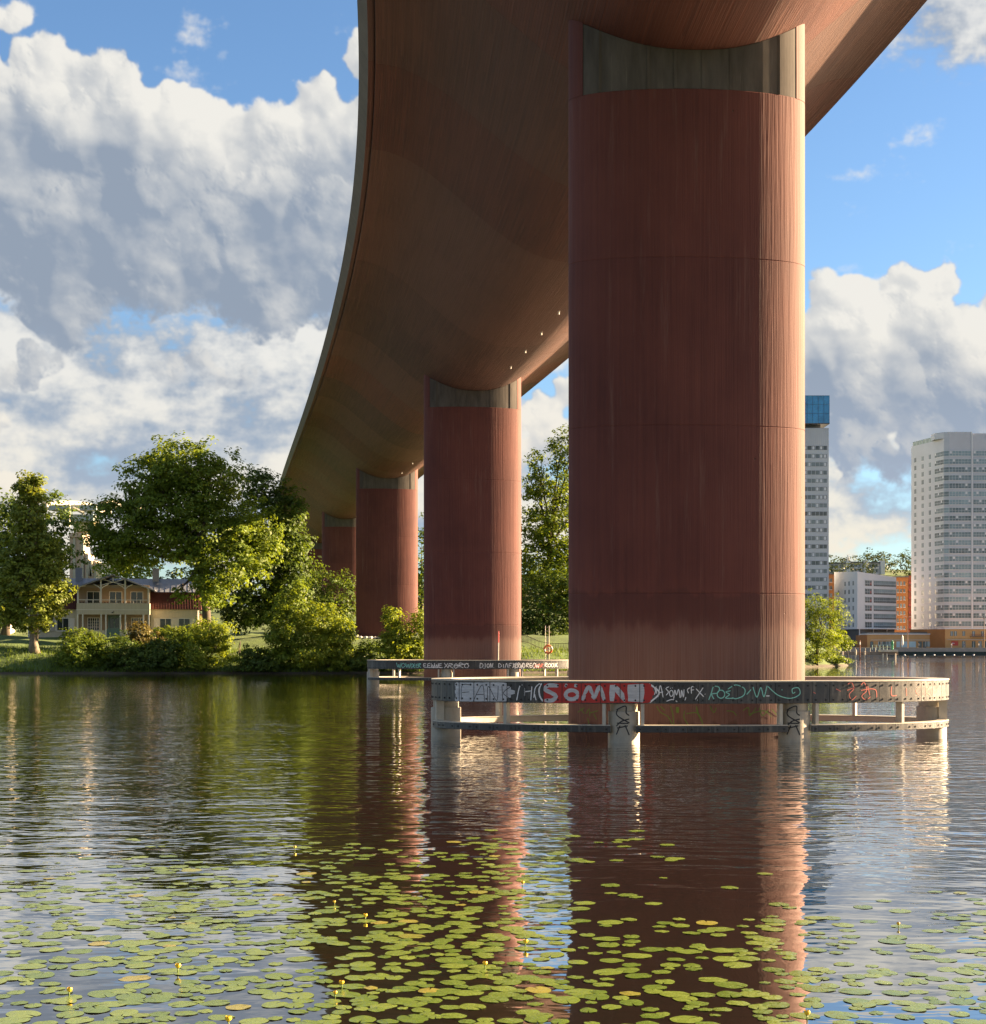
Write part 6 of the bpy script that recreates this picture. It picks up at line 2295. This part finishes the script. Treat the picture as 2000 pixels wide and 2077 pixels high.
def build_lilies():
    rng = np.random.default_rng(77)
    mat = lily_mat()
    pads = []
    cell = {}
    tries = 0
    while tries < 34000:
        tries += 1
        # spread evenly over the water of the bay
        Yd = math.sqrt(rng.uniform(11.6 ** 2, 26.5 ** 2))
        X = rng.uniform(-.345, .345) * Yd
        x, y = 1000 + FPX * X / Yd, HOR + FPX * CAMZ / Yd
        dn = lily_density(x, y)
        # leaves crowd together in rafts
        raft = .5 + .5 * math.sin(X * 2.3 + 1.3 * math.sin(Yd * 1.9)) * math.sin(Yd * 2.7 + 1.1 * math.sin(X * 1.7))
        if rng.uniform() > .42 * dn ** 1.3 * (.22 + 1.2 * raft):
            continue
        r = rng.uniform(.070, .160) * (1 if rng.uniform() > .12 else .7)
        ok = True
        i, j = int(X / .4), int(Yd / .4)
        for a in (-1, 0, 1):
            for b in (-1, 0, 1):
                for (px_, py_, pr) in cell.get((i + a, j + b), ()):
                    if (px_ - X) ** 2 + (py_ - Yd) ** 2 < ((pr + r) * .66) ** 2:
                        ok = False
                        break
                if not ok:
                    break
            if not ok:
                break
        if not ok:
            continue
        cell.setdefault((i, j), []).append((X, Yd, r))
        pads.append((Yd, X, r))
    pads.sort()
    protos = []
    for s in range(8):
        V, F = pad_mesh(s)
        me = bpy.data.meshes.new('lily_pad')
        me.from_pydata(V, [], F)
        me.materials.append(mat)
        me.polygons.foreach_set('use_smooth', [True] * len(me.polygons))
        protos.append((me, V, F))
    inview = [p for p in pads if p[0] > 12.75 and abs(p[1] / p[0]) < .318]
    single = set(id(p) for p in inview[:300])
    rest_v, rest_f, rest_t = [], [], []
    for q, p in enumerate(pads):
        Yd, X, r = p
        me, V, F = protos[q % 8]
        sc = r / .15
        rz = rng.uniform(0, 6.28)
        tx, ty = rng.normal() * .008, rng.normal() * .008
        z = .001 + .0015 * (q % 3)
        if id(p) in single:
            o = bpy.data.objects.new('lily_pad', me)
            COL.objects.link(o)
            o.location = (X, Yd, z)
            o.rotation_euler = (tx, ty, rz)
            o.scale = (sc, sc, 1)
            tag(o, 'round green pond lily leaf floating on the water in the foreground', 'lily pad', 'lily pads floating nearest the viewer')
        else:
            M = Matrix.Translation((X, Yd, z)) @ Matrix.Rotation(rz, 4, 'Z') @ Matrix.Rotation(tx, 4, 'X') @ Matrix.Diagonal((sc, sc, 1, 1))
            o = len(rest_v)
            rest_v += [tuple(M @ Vector(v)) for v in V]
            rest_f += [tuple(i + o for i in f) for f in F]
            rest_t += [rng.uniform()] * len(F)
    me = bpy.data.meshes.new('lily_pads')
    me.from_pydata(rest_v, [], rest_f)
    me.polygons.foreach_set('use_smooth', [True] * len(me.polygons))
    a = me.attributes.new('tone', 'FLOAT', 'FACE')
    a.data.foreach_set('value', np.array(rest_t, np.float32))
    link('lily_pads', me, mat, label='wide carpet of pond lily leaves spreading over the bay', cat='lily pads', kind='stuff')
    print('pads', len(pads))
    # the yellow flowers, on short stalks
    yel = pmat('lily_yellow', (.75, .50, .02), .45, .15, 12)
    grn = pmat('lily_stalk', (.10, .16, .02), .5, .15, 8)
    spots = [(1060, 1785, 1.0), (741, 1853, 1.0), (1066, 1908, 1.1), (984, 1952, 1.0), (693, 1992, 1.0), (680, 2010, .8), (678, 1822, .7), (361, 1960, 1.2), (141, 2008, 1.1), (463, 2070, 1.2), (598, 1711, .9),
             (532, 1907, .7), (1560, 1748, .9), (1822, 1868, .8), (1637, 2056, 1.1), (1165, 2065, .8)]
    words = ['beyond the others in the slot of sky reflection between two piers', 'alone among pads left of centre', 'standing tall in the sky reflection between the piers', 'in the middle of the dense raft of pads', 'at the right of a pair near the bottom', 'at the left of a pair near the bottom',
             'small and pale at the left end of the dense raft', 'brightest and tallest one in the left half', 'half open and greenish at the far left', 'at the very bottom left of centre', 'furthest away on the left at the edge of the pads',
             'tiny one above the bright one in the left half', 'furthest away in the reflection of the nearest pier', 'small dark one on the right among sparse pads', 'at the bottom right in the orange reflection', 'at the bottom near the centre']
    for (x, y, s), wd in zip(spots, words):
        if (x, y) in ((532, 1907), (1165, 2065), (1560, 1748)):
            continue
        Yd = FPX * CAMZ / (y + 14 - HOR)
        X = (x - 1000) * Yd / FPX
        root = empty('lily_flower', (X, Yd, 0), rng.uniform(0, 6.28), label='yellow pond lily flower, ' + wd, cat='flower', group='yellow pond lily flowers')
        s *= .82
        h = .050 * s
        MB().tube([(0, 0, -.05), (.004, 0, h * .5), (0, .003, h)], [.006, .006, .007], 6).build('stalk', grn, root, smooth=True)
        for kx in range(5):
            a = kx * 2 * math.pi / 5
            V, F = [], []
            for i in range(5):
                u = i / 4
                rad = .030 * s * math.sin(.35 + u * 2.0)
                zz = h + .045 * s * u
                for j in range(-2, 3):
                    b_ = a + j * .34 * math.sin(.5 + u * 2.2)
                    V.append((rad * math.cos(b_), rad * math.sin(b_), zz))
            for i in range(4):
                for j in range(4):
                    F.append((i * 5 + j, i * 5 + j + 1, (i + 1) * 5 + j + 1, (i + 1) * 5 + j))
            MB().add(V, F).build('petal', yel, root, smooth=True)
        MB().lathe([(.008, h - .005), (.017 * s, h + .008), (.016 * s, h + .030 * s), (.006, h + .034 * s)], 8).build('pistil', grn, root, smooth=True)


build_lilies()

# ------------------------------------------------------------------ small things round the second pier
def small_things():
    x, y, h = line(78)
    white = MATS['white_steel']
    redp = flat_paint('paint_signal_red', (.45, .03, .03))
    orange = flat_paint('buoy_orange', (.62, .18, .06))
    # red and white pole on the near side of the second ring
    Yd = y - 3.9
    root = empty('marker_pole', ((1010.5 - 1000) * Yd / FPX, Yd, R_TOP), label='thin white pole with red top on the second fender ring', cat='pole')
    H = zpx(1280, Yd) - R_TOP
    MB().tube([(0, 0, 0), (.02, 0, H * .6)], .05, 8).build('shaft', white, root)
    MB().tube([(.02, 0, H * .6), (.03, 0, H)], [.055, .045], 8).build('red_top', redp, root)
    # rescue ladder with lifebuoy
    Yd = y + 1.6
    X = (1110 - 1000) * Yd / FPX
    root = empty('rescue_ladder', (X, Yd, R_TOP), label='tall rescue ladder with white rails on the second fender ring', cat='ladder')
    H = zpx(1269, Yd) - R_TOP
    for s in (-.16, .16):
        MB().tube([(s, 0, 0), (s, 0, H)], .025, 6).build('rail', white, root)
    for i in range(9):
        z = H * (i + .6) / 9
        MB().tube([(-.16, 0, z), (.16, 0, z)], .016, 6).build('rung', white, root)
    root = empty('lifebuoy_post', (X + .02, Yd - .25, R_TOP), label='white post on the second fender ring that carries the lifebuoy', cat='post')
    H2 = zpx(1290, Yd) - R_TOP
    MB().box(-.05, .05, -.05, .05, 0, H2).build('post', white, root)
    MB().box(-.14, .14, -.07, -.052, H2 * .42, H2 * .50).build('bracket', white, root)
    lb = empty('lifebuoy', (X + .06, Yd - .42, zpx(1317, Yd)), label='orange and white lifebuoy hanging on the post between the two piers', cat='lifebuoy')
    for k in range(8):
        mb = MB()
        pts = [(.32 * math.cos(a), 0, .32 * math.sin(a)) for a in [2 * math.pi * (k + u / 4) / 8 for u in range(5)]]
        mb.tube(pts, .085, 10, cap=False)
        mb.build('ring_segment' if k % 2 else 'ring_band', orange if k % 4 != 0 else white, lb, smooth=True)
    # path and picket fence on the bank behind
    iron = pmat('fence_iron', (.10, .075, .05), .6, .15, 1)
    root = None
    P = [(1040, 1306, 205.), (1070, 1310, 202.), (1095, 1318, 200.), (1120, 1322, 199.), (1153, 1330, 197.), (1175, 1336, 196.)]
    pts = []
    for (a, b, Yf) in P:
        xx = (a - 1000) * Yf / FPX
        pts.append(Vector((xx, Yf, gz(xx, Yf))))
    root = empty('path_fence', pts[0], label='dark picket fence along the sloping path behind the second pier', cat='fence')
    o = pts[0]
    for a, b in zip(pts[:-1], pts[1:]):
        for zz in (.25, 1.05):
            MB().bar(a - o + Vector((0, 0, zz)), b - o + Vector((0, 0, zz)), .05, .06).build('rail', iron, root)
        n = max(2, int((b - a).length / .28))
        for i in range(n):
            q = a.lerp(b, i / n) - o
            MB().box(q.x - .025, q.x + .025, q.y - .02, q.y + .02, q.z, q.z + (1.25 if i == 0 else 1.1)).build('picket', iron, root)
    # rubble apron at the third pier
    st = pmat('rubble_white', (.48, .45, .40), .85, .25, .8, .5)
    x3, y3, h3 = line(156)
    rng = random.Random(9)
    for i in range(16):
        u = -4.6 + i * .62
        me = MB()
        r = rng.uniform(.3, .55)
        V, F = [], []
        for a in range(6):
            for b_ in range(3):
                th = a * math.pi / 3
                rr = r * (.75, 1.0, .55)[b_] * rng.uniform(.8, 1.15)
                V.append((rr * math.cos(th), rr * math.sin(th), (-.2, .15, .5)[b_] * r * 1.3))
        for a in range(6):
            for b_ in range(2):
                F.append((a * 3 + b_, ((a + 1) % 6) * 3 + b_, ((a + 1) % 6) * 3 + b_ + 1, a * 3 + b_ + 1))
        F.append(tuple(a * 3 + 2 for a in range(6)))
        me.add(V, F)
        px_, py_ = x3 + u * math.cos(h3) + 1.9 * math.sin(-h3) * 0, y3 - u * math.sin(h3) - 2.0 + rng.uniform(-.3, .3)
        tag(me.build('boulder', st, None, loc=(px_, py_, gz(px_, py_) + .1)), 'pale boulder in the row at the foot of the third pier', 'boulder', 'boulders at the third pier')


small_things()
